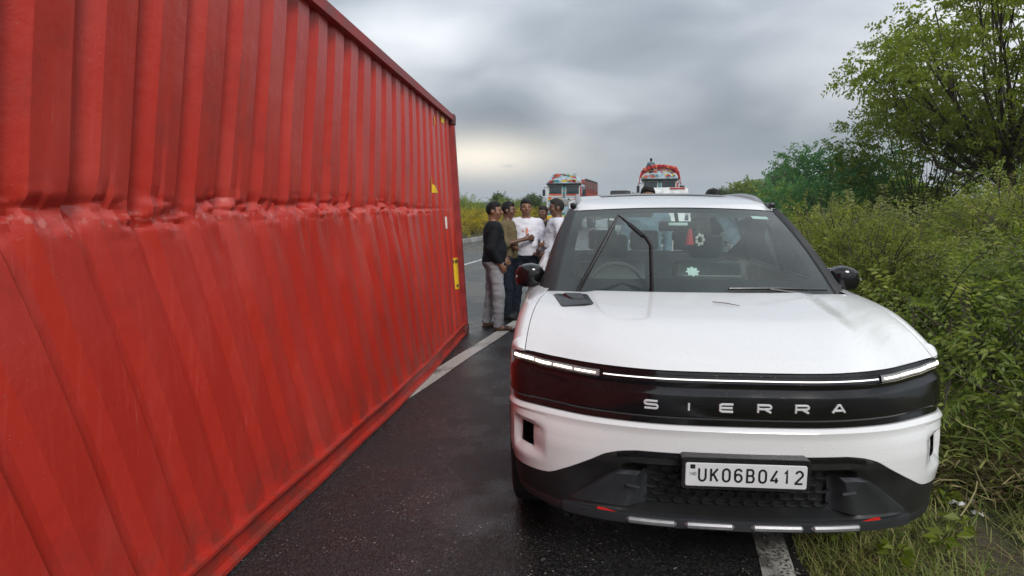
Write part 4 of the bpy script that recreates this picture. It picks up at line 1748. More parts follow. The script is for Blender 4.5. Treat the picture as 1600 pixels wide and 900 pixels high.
seat(-.37, 2.15, .52, M_SEAT)
seat(.37, 2.20, .52, M_SEAT)
seat(0, 3.1, 1.25, M_SEAT)
cs = MB().box((.26, 1.83, 1.06), (.40, .03, .20), .02, Matrix.Rotation(R(-10), 3, 'X')).build('sunshade_board', M_DASHL, car)
rv = MB().box((0.0, 1.72, 1.49), (.24, .03, .065), .02, seg=3).build('rear_view_mirror', M_SATK, car)
MB().box((0.0, 1.70, 1.505), (.12, .006, .018), .002).build('mirror_label', M_STICK, rv)
MB().tube([(0, 1.74, 1.52), (0, 1.80, 1.57)], .012, 6).build('mirror_stem', M_SATK, rv)
MB().lathe([(0, .012), (-.05, .022), (-.10, .030), (-.10, .001)], (.075, 1.70, 1.475), 'Z', 14).build('tassel', M_TASSEL, car)
b = MB()
for k in range(7):
    a = 2 * math.pi * k / 7
    b.lathe([(-.012, .001), (-.008, .010), (.008, .010), (.012, .001)], (.14 + .022 * math.cos(a), 1.70, 1.405 + .03 * math.sin(a)), 'Z', 8)
be = b.build('bead_string', M_BEAD, car)
be['kind'] = 'stuff'
MB().tube([(-.03, 1.70, 1.40), (-.032, 1.70, 1.33)], .005, 6).build('pendant', M_BEAD, car)
for s in (-1, 1):
    MB().box((s * .33, 1.95, 1.565), (.40, .10, .014), .005, Matrix.Rotation(R(-20), 3, 'X')).build('sun_visor', M_LINER, car)
# a fallen twig lying on the bonnet
tw = MB().tube([on_bonnet(.03, .79, .006), on_bonnet(.09, .76, .008), on_bonnet(.15, .725, .006)], [.002, .0025, .0015], 6)
two = tw.build('twig', simple('twig_brown', (0.10, 0.07, 0.05), 0.8))
two.matrix_world = car.matrix_basis
tag(two, 'thin brown twig fallen on the white bonnet', 'twig')
# ------------------------------------------------------------------ people
class SDF:
    def __init__(s, lo, hi, h):
        s.lo, s.h = np.array(lo, float), h
        s.n = np.ceil((np.array(hi, float) - s.lo) / h).astype(int) + 1
        s.d = np.full(tuple(s.n), 0.5, np.float32)

    def box(s, a, b):
        i0 = np.clip(np.floor((np.array(a) - s.lo) / s.h).astype(int), 0, s.n - 1)
        i1 = np.clip(np.ceil((np.array(b) - s.lo) / s.h).astype(int) + 1, 1, s.n)
        sl = tuple(slice(int(p_), int(q)) for p_, q in zip(i0, i1))
        ax = [s.lo[k] + s.h * np.arange(int(i0[k]), int(i1[k])) for k in range(3)]
        X = np.stack(np.meshgrid(*ax, indexing='ij'), -1)
        return sl, X

    def union(s, sl, d, k):
        c = s.d[sl]
        if k > 0:
            hh = np.clip(.5 + .5 * (c - d) / k, 0, 1)
            s.d[sl] = c * (1 - hh) + d * hh - k * hh * (1 - hh)
        else:
            s.d[sl] = np.minimum(c, d)

    def cone(s, a, b, r1, r2, k=.02, sc=None, grow=0.0):
        """round cone a->b; sc = optional squash of the y axis about the axis"""
        a, b = np.array(a, float), np.array(b, float)
        r1, r2 = r1 + grow, r2 + grow
        m = max(r1, r2) * (max(1, 1 / (sc or 1))) + k + .04
        sl, X = s.box(np.minimum(a, b) - m, np.maximum(a, b) + m)
        pa, ba = X - a, b - a
        t = np.clip((pa @ ba) / max(ba @ ba, 1e-9), 0, 1)
        v = pa - t[..., None] * ba
        if sc:
            v = v * np.array([1, 1 / sc, 1])
        s.union(sl, np.sqrt((v ** 2).sum(-1)) - (r1 + (r2 - r1) * t), k)

    def ell(s, c, r_, k=.02, grow=0.0, rot=None):
        c, r_ = np.array(c, float), np.array(r_, float) + grow
        m = r_.max() + k + .04
        sl, X = s.box(c - m, c + m)
        q = X - c
        if rot is not None:
            q = q @ np.array(rot)
        k0 = np.sqrt(((q / r_) ** 2).sum(-1))
        k1 = np.sqrt(((q / r_ ** 2) ** 2).sum(-1)) + 1e-9
        s.union(sl, k0 * (k0 - 1) / k1, k)

    def coords(s):
        ax = [s.lo[k] + s.h * np.arange(s.n[k]) for k in range(3)]
        return np.meshgrid(*ax, indexing='ij')

    def mesh(s):
        d = s.d
        sg = d < 0
        n = d.shape
        cs = [(a, b, c) for a in (0, 1) for b in (0, 1) for c in (0, 1)]
        def cor(a, b, c, A):
            return A[a:n[0] - 1 + a, b:n[1] - 1 + b, c:n[2] - 1 + c]
        cnt = sum(cor(*q, sg).astype(np.int8) for q in cs)
        act = (cnt > 0) & (cnt < 8)
        idx = np.argwhere(act)
        vid = -np.ones(act.shape, np.int64)
        vid[act] = np.arange(len(idx))
        vals = np.stack([cor(*q, d)[act] for q in cs], -1)
        pos = np.zeros((len(idx), 3))
        w = np.zeros(len(idx))
        for i, a in enumerate(cs):
            for j, b in enumerate(cs):
                if j > i and sum(abs(p_ - q) for p_, q in zip(a, b)) == 1:
                    va, vb = vals[:, i], vals[:, j]
                    m = (va < 0) != (vb < 0)
                    t = np.where(m, va / np.where(m, va - vb, 1), 0)
                    pos += m[:, None] * (np.array(a) + t[:, None] * (np.array(b) - np.array(a)))
                    w += m
        V = s.lo + s.h * (idx + pos / np.maximum(w, 1)[:, None])
        F = []
        for ax in range(3):
            o1, o2 = [(1, 2), (2, 0), (0, 1)][ax]
            sl0 = [slice(1, n[k] - 1) for k in range(3)]
            sl0[ax] = slice(0, n[ax] - 1)
            sl1 = list(sl0)
            sl1[ax] = slice(1, n[ax])
            a, b = sg[tuple(sl0)], sg[tuple(sl1)]
            ch = np.argwhere(a != b)
            if not len(ch):
                continue
            inside = a[tuple(ch.T)]
            base = ch + np.array([sl0[k].start for k in range(3)])
            e1, e2 = np.zeros(3, int), np.zeros(3, int)
            e1[o1], e2[o2] = 1, 1
            q = np.stack([vid[tuple((base - o).T)] for o in (e1 * 0, e1, e1 + e2, e2)], -1)
            q[~inside] = q[~inside][:, ::-1]
            F.append(q)
        return V, np.concatenate(F) if F else np.zeros((0, 4), int)


def skin_mat(name, c):
    t = NT(name)
    v = t.coord()
    t.set(Base_Color=t.mix(t.noise(v, 30.0, 4), c, tuple(q * .8 for q in c)), Roughness=0.5)
    t.p.inputs['Subsurface Weight'].default_value = 0.08
    t.p.inputs['Subsurface Radius'].default_value = (0.02, 0.008, 0.005)
    return t.m


def cloth_mat(name, c, var=.12):
    t = NT(name)
    v = t.coord()
    n = t.noise(v, 7.0, 5)
    t.set(Base_Color=t.mix(1.0, c, t.rng(n, .3, .7, 1 - var, 1 + var, False), 'MULTIPLY'), Roughness=0.85,
          Normal=t.bump(t.noise(v, 16.0, 3, 0.5, dist=1.2), 0.55, 0.02))
    t.p.inputs['Specular IOR Level'].default_value = 0.12
    return t.m


SKIN = skin_mat('skin_brown', (0.22, 0.105, 0.06))
SKIN2 = skin_mat('skin_dark', (0.14, 0.066, 0.040))
HAIR = simple('hair_black', (0.008, 0.007, 0.007), 0.5, bumps=0.6, bscale=180, spec=.2)
HAIRG = simple('hair_greying', (0.022, 0.019, 0.018), 0.6, bumps=0.6, bscale=180, spec=.2)
EYEW = simple('eye_white', (0.6, 0.57, 0.53), 0.3)
EYED = simple('eye_dark', (0.01, 0.008, 0.007), 0.2)
LIP = simple('lip', (0.20, 0.075, 0.06), 0.5)
SANDAL = simple('sandal_leather', (0.035, 0.022, 0.016), 0.6)
SHOE = simple('shoe_black', (0.012, 0.012, 0.013), 0.45)


def person(name, loc, rz, H, label, arms, shirt, trousers, head_turn=0.0, stout=1.0, sleeve='long', hair=HAIR, skin=SKIN, hem=.90, loose=0.0,
           shoe=SHOE, stance=.10, step=(0, 0), group=None, legs=True, hold=None, tilt=0.0, collar=False):
    """arms: {'r':(elbow,wrist,palm normal),'l':...} in metres for a 1.72 m body that faces +y"""
    S = H / 1.72
    root = empty(name, loc, rz, label, 'person', group)
    root.scale = (S, S, S)
    zlow = 0 if legs else .80

    def legpts(sd):
        fy = step[0 if sd > 0 else 1]
        return (sd * .092, 0, .90), (sd * (.092 + stance * .2), .02 + fy * .55, .49), (sd * (.085 + stance * .45), -.02 + fy, .085)

    def trunk(B, gr, k=.05):
        B.ell((0, 0, 1.285), (.168 * stout, .112 * stout, .19), k, gr)
        B.ell((0, .018 * stout, 1.10), (.152 * stout, .122 * stout ** 1.6, .17), k, gr)
        B.ell((0, -.005, .95), (.165 * stout, .125 * stout, .13), k, gr)
        B.cone((-.165, -.005, 1.395), (.165, -.005, 1.395), .062, .062, k, None, gr)
        B.cone((0, -.01, 1.40), (0, -.005, 1.47), .085, .058, k, None, gr * .6)

    def limb(B, a, e, w, r_, gr, k=.03, upto=1.0):
        B.cone(a, e, r_[0], r_[1], k, None, gr)
        w2 = np.array(e) + (np.array(w) - np.array(e)) * upto
        B.cone(e, tuple(w2), r_[1], r_[1] + (r_[2] - r_[1]) * upto, k, None, gr)

    ct, st_ = math.cos(head_turn), math.sin(head_turn)

    def hd(x, y, z):
        y2, z2 = y * math.cos(tilt) - (z - 1.5) * math.sin(tilt), 1.5 + y * math.sin(tilt) + (z - 1.5) * math.cos(tilt)
        return (x * ct - y2 * st_, x * st_ + y2 * ct, z2)
    Rh = np.array([[ct, -st_, 0], [st_, ct, 0], [0, 0, 1]])

    allp = np.array([q for v in arms.values() for q in v[:2]] + [(-.3, -.2, 0), (.3, .3, 1.74)])
    B = SDF(np.minimum(allp.min(0), (-.34, -.22, zlow - .02)) - .14, np.maximum(allp.max(0), (.34, .32, 1.76)) + .14, .0095)
    trunk(B, -.012)
    B.cone((0, -.012, 1.42), hd(0, -.012, 1.555), .060, .056, .03)
    B.ell(hd(0, .006, 1.625), (.076, .096, .108), .02, 0, Rh)
    B.ell(hd(0, .036, 1.555), (.056, .060, .062), .03, 0, Rh)
    B.ell(hd(0, .080, 1.640), (.052, .022, .020), .02, 0, Rh)
    B.cone(hd(0, .098, 1.630), hd(0, .122, 1.592), .010, .017, .012)
    B.ell(hd(0, .092, 1.556), (.026, .014, .011), .012, 0, Rh)
    for e in (-1, 1):
        B.ell(hd(e * .079, -.004, 1.608), (.012, .027, .034), .008, 0, Rh)
        B.ell(hd(e * .045, .070, 1.590), (.025, .024, .022), .02, 0, Rh)
    for sd, key in ((1, 'r'), (-1, 'l')):
        if key not in arms:
            continue
        e, w, nrm = arms[key]
        sh_ = (sd * .195, -.005, 1.395)
        limb(B, sh_, e, w, (.050, .041, .029), -.002)
        e_, w_ = np.array(e), np.array(w)
        f_ = (w_ - e_) / np.linalg.norm(w_ - e_)
        n_ = np.array(nrm, float)
        n_ = n_ - f_ * (n_ @ f_)
        n_ /= np.linalg.norm(n_)
        s_ = np.cross(f_, n_) * sd
        B.cone(w_, w_ + f_ * .04, .027, .030, .012)
        for q in (-.024, -.008, .008, .024):
            B.cone(w_ + f_ * .02 + s_ * q * .6, w_ + f_ * .085 + s_ * q, .018, .0145, .010)
        for i, q in enumerate((-.029, -.010, .010, .028)):
            L = (.064, .076, .078, .058)[i]
            k0 = w_ + f_ * .088 + s_ * q
            k1 = k0 + f_ * L * .5 + n_ * L * .22
            k2 = k1 + f_ * L * .30 + n_ * L * .42
            B.cone(k0, k1, .0105, .0098, .004)
            B.cone(k1, k2, .0098, .0085, .004)
        t0 = w_ + f_ * .03 + s_ * .026
        t1 = t0 + f_ * .035 + s_ * .024 + n_ * .010
        B.cone(t0, t1, .013, .0115, .008)
        B.cone(t1, t1 + f_ * .030 + s_ * .006 + n_ * .012, .0115, .0095, .004)
    if legs:
        for sd in (1, -1):
            a, kn, an = legpts(sd)
            limb(B, a, kn, an, (.080, .056, .038), -.004)
            B.cone((an[0], an[1] - .02, .045), (an[0] + sd * .025, an[1] + .17, .032), .036, .028, .02)
    V, F = B.mesh()
    mesh('body', V, F, skin, root, True, None)

    def cloth(nm, m, lo, hi, fn, h=.011, wr=.006):
        C_ = SDF(lo, hi, h)
        fn(C_)
        X, Y, Z = C_.coords()
        Pn = np.stack([X, Y, Z], -1)
        C_.d += (wr * vnoise(Pn * np.array([9, 9, 14]), 41) + wr * .7 * vnoise(Pn * np.array([17, 17, 30]), 42)).astype(np.float32)
        V_, F_ = C_.mesh()
        return mesh(nm, V_, F_, m, root, True, None)

    gs = .014 + loose

    def shirt_fn(C_):
        trunk(C_, gs)
        if hem < .9:
            C_.cone((0, 0, .95), (0, 0, hem), .17 * stout, .185 * stout, .05, .75)
        for sd, key in ((1, 'r'), (-1, 'l')):
            if key not in arms:
                continue
            e, w, _ = arms[key]
            limb(C_, (sd * .195, -.005, 1.395), e, w, (.056, .047, .038), .010 + loose * .6, .03, .94 if sleeve == 'long' else .10)
        X, Y, Z = C_.coords()
        C_.d = np.maximum(C_.d, (hem - Z).astype(np.float32))
        neck = np.sqrt(X ** 2 + (Y - .012) ** 2 + (Z - 1.515) ** 2) - (.082 if not collar else .07)
        C_.d = np.maximum(C_.d, -neck.astype(np.float32))
        C_.d = np.maximum(C_.d, (Z - 1.485).astype(np.float32))
    lo = np.minimum(allp.min(0) * np.array([1, 1, 0]) + np.array([0, 0, .75]), (-.36, -.26, hem - .06)) - .10
    lo[2] = min(lo[2], min([q[2] for v in arms.values() for q in v[:2]] + [hem]) - .08)
    hi = np.maximum(allp.max(0), (.36, .30, 1.55)) + .10
    top = cloth('shirt', shirt, lo, hi, shirt_fn)
    if legs:
        def trouser_fn(C_):
            C_.ell((0, -.005, .935), (.165 * stout, .125 * stout, .13), .05, .010)
            for sd in (1, -1):
                a, kn, an = legpts(sd)
                C_.cone(a, kn, .093, .075, .04, None, .008)
                C_.cone(kn, (an[0], an[1], .05), .075, .062, .03, None, .006)
            X, Y, Z = C_.coords()
            C_.d = np.maximum(C_.d, (Z - 1.0).astype(np.float32))
            C_.d = np.maximum(C_.d, (.055 - Z).astype(np.float32))
        cloth('trousers', trousers, (-.38, -.30, .0), (.38, .42, 1.05), trouser_fn, .011, .009)
        for sd in (1, -1):
            _, _, an = legpts(sd)
            C_ = SDF((an[0] - .12, an[1] - .14, -.02), (an[0] + .14, an[1] + .30, .14), .008)
            C_.cone((an[0], an[1] - .03, .035), (an[0] + sd * .028, an[1] + .185, .030), .044, .036, .02)
            if shoe is SHOE:
                C_.cone((an[0], an[1] - .01, .06), (an[0] + sd * .01, an[1] + .07, .06), .046, .040, .03)
            X, Y, Z = C_.coords()
            C_.d = np.maximum(C_.d, (.002 - Z).astype(np.float32))
            if shoe is not SHOE:
                C_.d = np.maximum(C_.d, np.minimum(Z - .022, np.abs(Y - an[1] - .11) - .03).astype(np.float32))
            V_, F_ = C_.mesh()
            mesh('shoe' if shoe is SHOE else 'sandal', V_, F_, shoe, root, True, None)
    # hair: cap over the skull, cut away from the face
    C_ = SDF(np.array(hd(0, 0, 1.63)) - .17, np.array(hd(0, 0, 1.63)) + .19, .0085)
    C_.ell(hd(0, -.004, 1.642), (.084, .102, .108), .0, 0, Rh)
    C_.ell(hd(0, .030, 1.705), (.066, .066, .042), .03, 0, Rh)
    X, Y, Z = C_.coords()
    Pn = np.stack([X, Y, Z], -1)
    yl = -X * (-st_) * 0 + (X * (-st_) + Y * ct)
    xl = X * ct + Y * st_
    face = np.maximum(.052 - yl + .9 * np.maximum(0, Z - 1.66) * .35, (Z - 1.688))   # keep where behind the hairline or above the brow
    low = 1.565 - Z + .55 * np.maximum(yl, -.02)
    C_.d = np.maximum(C_.d, np.minimum(yl - .040 + 0 * Z, 1.682 - Z).astype(np.float32))
    C_.d = np.maximum(C_.d, low.astype(np.float32))
    C_.d += (.006 * vnoise(Pn * 28, 51) + .004 * vnoise(Pn * 60, 52)).astype(np.float32)
    V_, F_ = C_.mesh()
    mesh('hair', V_, F_, hair, root, True, None)
    for e in (-1, 1):
        c = hd(e * .032, .0905, 1.618)
        q = MB().lathe([(-.006, .001), (-.004, .008), (.002, .011), (.005, .006), (.006, .001)], (0, 0, 0), 'Y', 12)
        q.v = [tuple(np.array(hd(*(np.array(v_) * np.array([1.3, 1, .75]) + np.array([e * .032, .0895, 1.618]))))) for v_ in q.v]
        ey = q.build('eye', EYED, root)
        b_ = MB().tube([hd(e * .018, .100, 1.640), hd(e * .034, .099, 1.646), hd(e * .052, .088, 1.640)], [.004, .005, .003], 6)
        b_.build('eyebrow', hair, root)
    MB().tube([hd(-.024, .096, 1.551), hd(0, .107, 1.553), hd(.024, .096, 1.551)], [.004, .007, .004], 6).build('mouth', LIP, root)
    return root


def G0(px, py, z=0.0):
    u_, v_ = (px - 800) / FPX, -(py - 450) / FPX
    d = Vector((u_, math.cos(PITCH) + math.sin(PITCH) * v_, -math.sin(PITCH) + math.cos(PITCH) * v_))
    t = (z - CAM_H) / d.z
    return Vector((d.x * t, d.y * t, z))


C_BLACK = cloth_mat('cloth_black', (0.012, 0.013, 0.016))
C_GREY = cloth_mat('cloth_grey', (0.24, 0.245, 0.26))
C_OLIVE = cloth_mat('cloth_olive', (0.13, 0.105, 0.055))
C_NAVY = cloth_mat('cloth_navy', (0.012, 0.016, 0.026))
C_WHITE = cloth_mat('cloth_white', (0.66, 0.66, 0.72), .05)
C_CREAM = cloth_mat('cloth_pale', (0.60, 0.60, 0.66), .05)
C_DARK = cloth_mat('cloth_dark', (0.03, 0.026, 0.024))
C_TEAL = cloth_mat('cloth_teal', (0.10, 0.16, 0.19))
M_ORANGE = simple('print_orange', (0.62, 0.22, 0.14), 0.7)

# man in black: seen from his right side, right hand in pocket
person('person', (-0.24, 8.38, 0), R(-78), 1.655, 'person in black shirt and grey trousers with hand in pocket, in sandals', {
    'r': ((.275, -.09, 1.13), (.205, .055, .90), (-1, 0, 0)), 'l': ((-.27, -.03, 1.12), (-.20, .15, .97), (1, 0, 0))},
    C_BLACK, C_GREY, head_turn=R(-18), stout=1.14, shoe=SANDAL, stance=.14, step=(.05, -.06), collar=True, hem=.93)
# man in olive behind him, talking with raised hands
person('person', (-0.06, 9.2, 0), R(-112), 1.66, 'person in olive shirt gesturing with both hands, half hidden behind black shirt', {
    'r': ((.26, .06, 1.13), (.12, .30, 1.20), (-1, 0, .4)), 'l': ((-.26, .06, 1.13), (-.10, .31, 1.18), (1, 0, .4))},
    C_OLIVE, C_NAVY, head_turn=R(15), stout=1.05, sleeve='short', stance=.1, step=(.06, -.05), skin=SKIN2)
# man in white tee facing the camera
wt = person('person', (0.20, 9.3, 0), R(180), 1.70, 'person in white long-sleeved top with orange print and navy trousers', {
    'r': ((.275, .0, 1.12), (.20, .22, 1.06), (-1, 0, .3)), 'l': ((-.275, .02, 1.12), (-.24, .27, 1.10), (1, 0, .5))},
    C_WHITE, C_NAVY, head_turn=R(8), stout=1.10, stance=.16, step=(.0, .06), hem=.92)
for nm, pts, r_ in (('shirt_print', [(-.005, .165, 1.335), (-.018, .168, 1.29), (-.012, .170, 1.25), (-.03, .168, 1.215)], [.008, .018, .013, .008]),
                    ('shirt_print', [(.065, .16, 1.30), (.045, .165, 1.285), (.03, .166, 1.27)], [.004, .008, .005])):
    q = MB().tube(pts, r_, 10)
    q.v = [(v_[0], .150 + (v_[1] - .165) * .12 - abs(v_[0]) * .12 + max(0, 1.27 - v_[2]) * .1, v_[2]) for v_ in q.v]
    q.build(nm, M_ORANGE, wt)
# greying man in pale loose shirt, left profile
person('person', (0.63, 9.05, 0), R(92), 1.70, 'person with short greying hair and loose pale shirt, seen in profile by the car', {
    'r': ((.27, .0, 1.12), (.20, .20, 1.00), (-1, 0, .3)), 'l': ((-.29, -.05, 1.12), (-.22, .16, .98), (1, 0, .3))},
    C_CREAM, C_GREY, head_turn=R(4), stout=1.18, hem=.70, loose=.012, hair=HAIRG, skin=SKIN2, stance=.1, step=(.05, -.05))
person('person', (0.55, 11.2, 0), R(150), 1.60, 'person in dark clothes standing behind the pale loose shirt', {
    'r': ((.26, -.02, 1.12), (.22, .08, .88), (-1, 0, 0)), 'l': ((-.26, -.02, 1.12), (-.22, .08, .88), (1, 0, 0))},
    C_DARK, C_DARK, skin=SKIN2)
person('person', (1.625, 7.75, 0), R(178), 1.83, 'person behind the car roof facing forwards, only the top of the face showing', {
    'r': ((.26, -.02, 1.12), (.22, .08, .88), (-1, 0, 0)), 'l': ((-.26, -.02, 1.12), (-.22, .08, .88), (1, 0, 0))},
    C_TEAL, C_NAVY)
person('person', (2.43, 7.80, 0), R(20), 1.80, 'person behind the car turned away, only black hair showing above the roof', {
    'r': ((.26, -.02, 1.12), (.22, .08, .88), (-1, 0, 0)), 'l': ((-.26, -.02, 1.12), (-.22, .08, .88), (1, 0, 0))},
    C_DARK, C_NAVY, skin=SKIN2)
# ------------------------------------------------------------------ vehicles further up the road
M_TBLUE = simple('truck_pale_blue', (0.30, 0.40, 0.46), 0.45, var=.3, scale=4)
M_TWHITE = simple('truck_offwhite', (0.55, 0.56, 0.55), 0.5, var=.25, scale=5)
M_TRED = simple('truck_red', (0.40, 0.04, 0.028), 0.5, var=.3, scale=5)
M_TBRICK = simple('truck_brick', (0.20, 0.035, 0.025), 0.6, var=.3, scale=3)
M_TGREY = simple('truck_mesh_grey', (0.22, 0.22, 0.21), 0.6, var=.3)
M_TBLACK = simple('truck_black', (0.012, 0.012, 0.013), 0.5)
M_TYEL = simple('truck_yellow', (0.60, 0.40, 0.03), 0.5)
M_TTEAL = simple('truck_teal', (0.03, 0.22, 0.24), 0.5)
M_TORANGE = simple('truck_orange', (0.55, 0.10, 0.04), 0.5)
M_TARP = simple('tarpaulin_red', (0.42, 0.022, 0.018), 0.6, var=.35, scale=3, bumps=.6, bscale=8)
M_VGLASS = plastic('vehicle_glass', (0.02, 0.035, 0.04), 0.08, coat=.5)
M_LAMP = simple('lamp_glass', (0.55, 0.55, 0.52), 0.15)
DECOR = [M_TRED, M_TWHITE, M_TTEAL, M_TYEL, M_TORANGE, M_TBLUE, M_TBLACK]


def decor(par, rect, y, n, seed, name='painted_motif', sizes=(.05, .12)):
    """small raised motifs nailed on a board; rect = x0,x1,z0,z1"""
    r_ = random.Random(seed)
    x0, x1, z0, z1 = rect
    for i in range(n):
        cx, cz = r_.uniform(x0, x1), r_.uniform(z0, z1)
        rad = r_.uniform(*sizes)
        k = r_.choice((4, 5, 6, 8, 12))
        b = MB()
        pts = []
        for j in range(k):
            a = 2 * math.pi * j / k + r_.random()
            a = 2 * math.pi * j / k
            q = rad * (1 if j % 2 == 0 else r_.uniform(.6, 1))
            pts.append((cx + q * 1.3 * math.cos(a), cz + q * .8 * math.sin(a)))
        dpt = .012 + .003 * (i % 5)
        b.prism(pts, y - dpt, y + .002, 'Y')
        b.build(name, r_.choice(DECOR), par, False)


def wheel_at(par, x, y, r_, w, s):
    wh = empty('wheel', (x, y, r_))
    wh.parent = par
    MB().lathe([(-w / 2, r_ * .6), (-w / 2, r_ * .93), (-w * .35, r_), (w * .35, r_), (w / 2, r_ * .93), (w / 2, r_ * .6)], (0, 0, 0), 'X', 28).build('tyre', M_RUB, wh)
    MB().lathe([(s * w * .45, r_ * .6), (s * w * .2, r_ * .45), (s * w * .4, r_ * .2), (s * w * .4, .001)], (0, 0, 0), 'X', 20).build('rim', M_TGREY, wh)


def goods_truck(loc, label, tarp, seed):
    t = empty('goods_truck', loc, RA, label, 'truck')
    W = 2.42
    # cab: front faces -y
    def prof(w, y0, y1, z0, z1, m, nm, bev=.08, par=t):
        return MB().box((0, (y0 + y1) / 2, (z0 + z1) / 2), (w, y1 - y0, z1 - z0), bev, seg=3).build(nm, m, par)
    cab = prof(W, 0, 1.9, 1.05, 2.98, M_TBLUE if not tarp else M_TWHITE, 'cab', .10)
    prof(W - .05, .03, 1.85, .60, 1.06, M_TTEAL, 'cab_skirt', .05)
    for s in (-1, 1):
        fr_ = MB().box((s * .60, -.008, 2.52), (1.02, .05, .80), .05, seg=3).build('window_surround', M_TWHITE, t)
        MB().box((s * .60, -.036, 2.56), (.88, .03, .60), .04, seg=3).build('windscreen_pane', M_VGLASS, t)
        MB().box((s * .60, -.056, 2.29), (.84, .012, .10), .01).build('pane_banner', M_TORANGE if s < 0 else M_TRED, t)
        MB().box((s * (W / 2 + .003), .75, 2.50), (.03, .85, .62), .02).build('door_window', M_VGLASS, t)
        MB().box((s * .92, -.05, 1.42), (.30, .06, .26), .06, seg=3).build('headlight', M_LAMP, t)
        MB().tube([(s * 1.2, .1, 2.75), (s * 1.40, -.02, 2.80), (s * 1.42, -.02, 2.3)], .02, 6).build('mirror_arm', M_TBLACK, t)
        MB().box((s * 1.42, -.03, 2.42), (.20, .05, .42), .03).build('mirror', M_TBLACK, t)
        MB().box((s * 1.17, -.01, 2.05), (.10, .03, 1.5), .01).build('side_trim', M_TRED if s > 0 else M_TWHITE, t)
    MB().box((0, -.03, 2.45), (.18, .06, 1.02), .02).build('centre_pillar', M_TTEAL, t)
    decor(t, (-.05, .05, 2.05, 2.9), -.06, 6, seed + 1, sizes=(.03, .06))
    MB().box((0, -.12, 2.99), (W + .02, .32, .10), .03).build('sun_visor', M_TBLACK, t)
    MB().box((0, -.03, 1.78), (1.9, .07, .42), .03).build('grille', M_TGREY, t)
    MB().box((0, -.02, 2.02), (2.2, .05, .08), .01).build('grille_bar', M_TWHITE, t)
    decor(t, (-1.05, 1.05, 1.98, 2.10), -.05, 9, seed + 2, sizes=(.05, .11))
    decor(t, (-1.0, 1.0, 1.15, 1.35), -.02, 8, seed + 5, sizes=(.05, .09))
    MB().box((0, -.16, .78), (W, .22, .30), .04).build('bumper', M_TYEL, t)
    MB().box((0, -.28, .78), (.52, .02, .13), .005).build('number_board', M_PLATE, t)
    # crown board over the cab
    P = []
    for z, hw, y in ((3.04, 1.22, -.10), (3.22, 1.20, -.06), (3.42, 1.04, .02), (3.58, .92, .06), (3.70, .84, .10)):
        P.append([(x * hw, y + .10 * x * x, z - .05 * x * x) for x in np.linspace(-1, 1, 15)])
    P.append([(q[0], q[1] + .5, q[2]) for q in P[-1]])
    MB().grid(P).build('crown_board', M_TBLUE, t, False)
    decor(t, (-1.05, 1.05, 3.10, 3.24), -.06, 34, seed + 3, sizes=(.06, .14))
    decor(t, (-.80, .80, 3.34, 3.62), .06, 34, seed + 4, sizes=(.06, .15))
    # load body
    L0, L1 = 2.05, 9.6
    MB().box((0, (L0 + L1) / 2, 1.02), (.95, L1 - L0 + 2, .22), .02).build('chassis', M_TBLACK, t)
    MB().box((0, (L0 + L1) / 2, 1.22), (2.40, L1 - L0, .12), .01).build('load_floor', M_TBRICK, t)
    for s in (-1, 1):
        for k in range(6):
            z0 = 1.30 + k * .235
            MB().box((s * 1.20, (L0 + L1) / 2, z0 + .11), (.05, L1 - L0, .225), .01).build('side_plank', M_TBRICK if k % 2 else M_TRED, t)
        for k in range(9):
            MB().box((s * 1.235, L0 + .1 + k * (L1 - L0 - .2) / 8, 2.28), (.04, .09, 2.0), .01).build('side_post', M_TBRICK, t)
        for k in range(4):
            MB().box((s * 1.20, (L0 + L1) / 2, 2.80 + k * .14), (.03, L1 - L0, .05), .005).build('side_slat', M_TGREY, t)
        MB().box((s * 1.17, (L0 + L1) / 2, 3.03), (.012, L1 - L0, .60), .0).build('mesh_panel', M_TGREY, t)
        MB().box((s * 1.20, (L0 + L1) / 2, 3.36), (.07, L1 - L0, .10), .01).build('top_rail', M_TBLACK, t)
    MB().box((0, L0, 2.3), (2.36, .05, 2.1), .01).build('headboard', M_TBRICK, t)
    MB().box((0, L1, 2.3), (2.36, .05, 2.1), .01).build('tailboard', M_TBRICK, t)
    for s in (-1, 1):
        for y in (.95, 7.2, 8.4):
            wheel_at(t, s * (1.05 if y < 2 else .98), y, .50, .28 if y < 2 else .5, s)
    if tarp:
        P = []
        for j in range(12):
            line = []
            y = .1 + (L1 + .2) * j / 11
            for i in range(17):
                a = math.pi * i / 16
                hz = (.50 if 0 < j < 11 else .22) + .07 * math.sin(j * 2.3 + i * .9)
                line.append((-1.30 * math.cos(a) * (1 + .02 * math.sin(i * 3 + j)), y, 3.40 + hz * max(0, math.sin(a)) ** .7 - .25 * (abs(math.cos(a)) > .98)))
            P.append(line)
        b = MB().grid(P)
        b.f.append(tuple(range(17)))
        b.build('tarpaulin', M_TARP, t)
        for i in range(9):
            x = -1.0 + i * .25
            MB().lathe([(-.12, .001), (-.08, .12), (.06, .13), (.12, .001)], (x, -.02 + .03 * (i % 2), 3.78 - .22 * (x / 1.1) ** 2), 'Z', 8).build('garland', M_TARP if i % 3 else M_TORANGE, t)
        decor(t, (-.95, .95, 3.42, 3.80), .02, 22, seed + 7, sizes=(.07, .13))
        for s in (-1, 1):
            MB().tube([(s * 1.22, -.03, 3.5), (s * 1.32, -.03, 3.1), (s * 1.36, -.02, 2.7)], [.03, .04, .02], 8).build('ribbon', M_TARP, t)
    return t


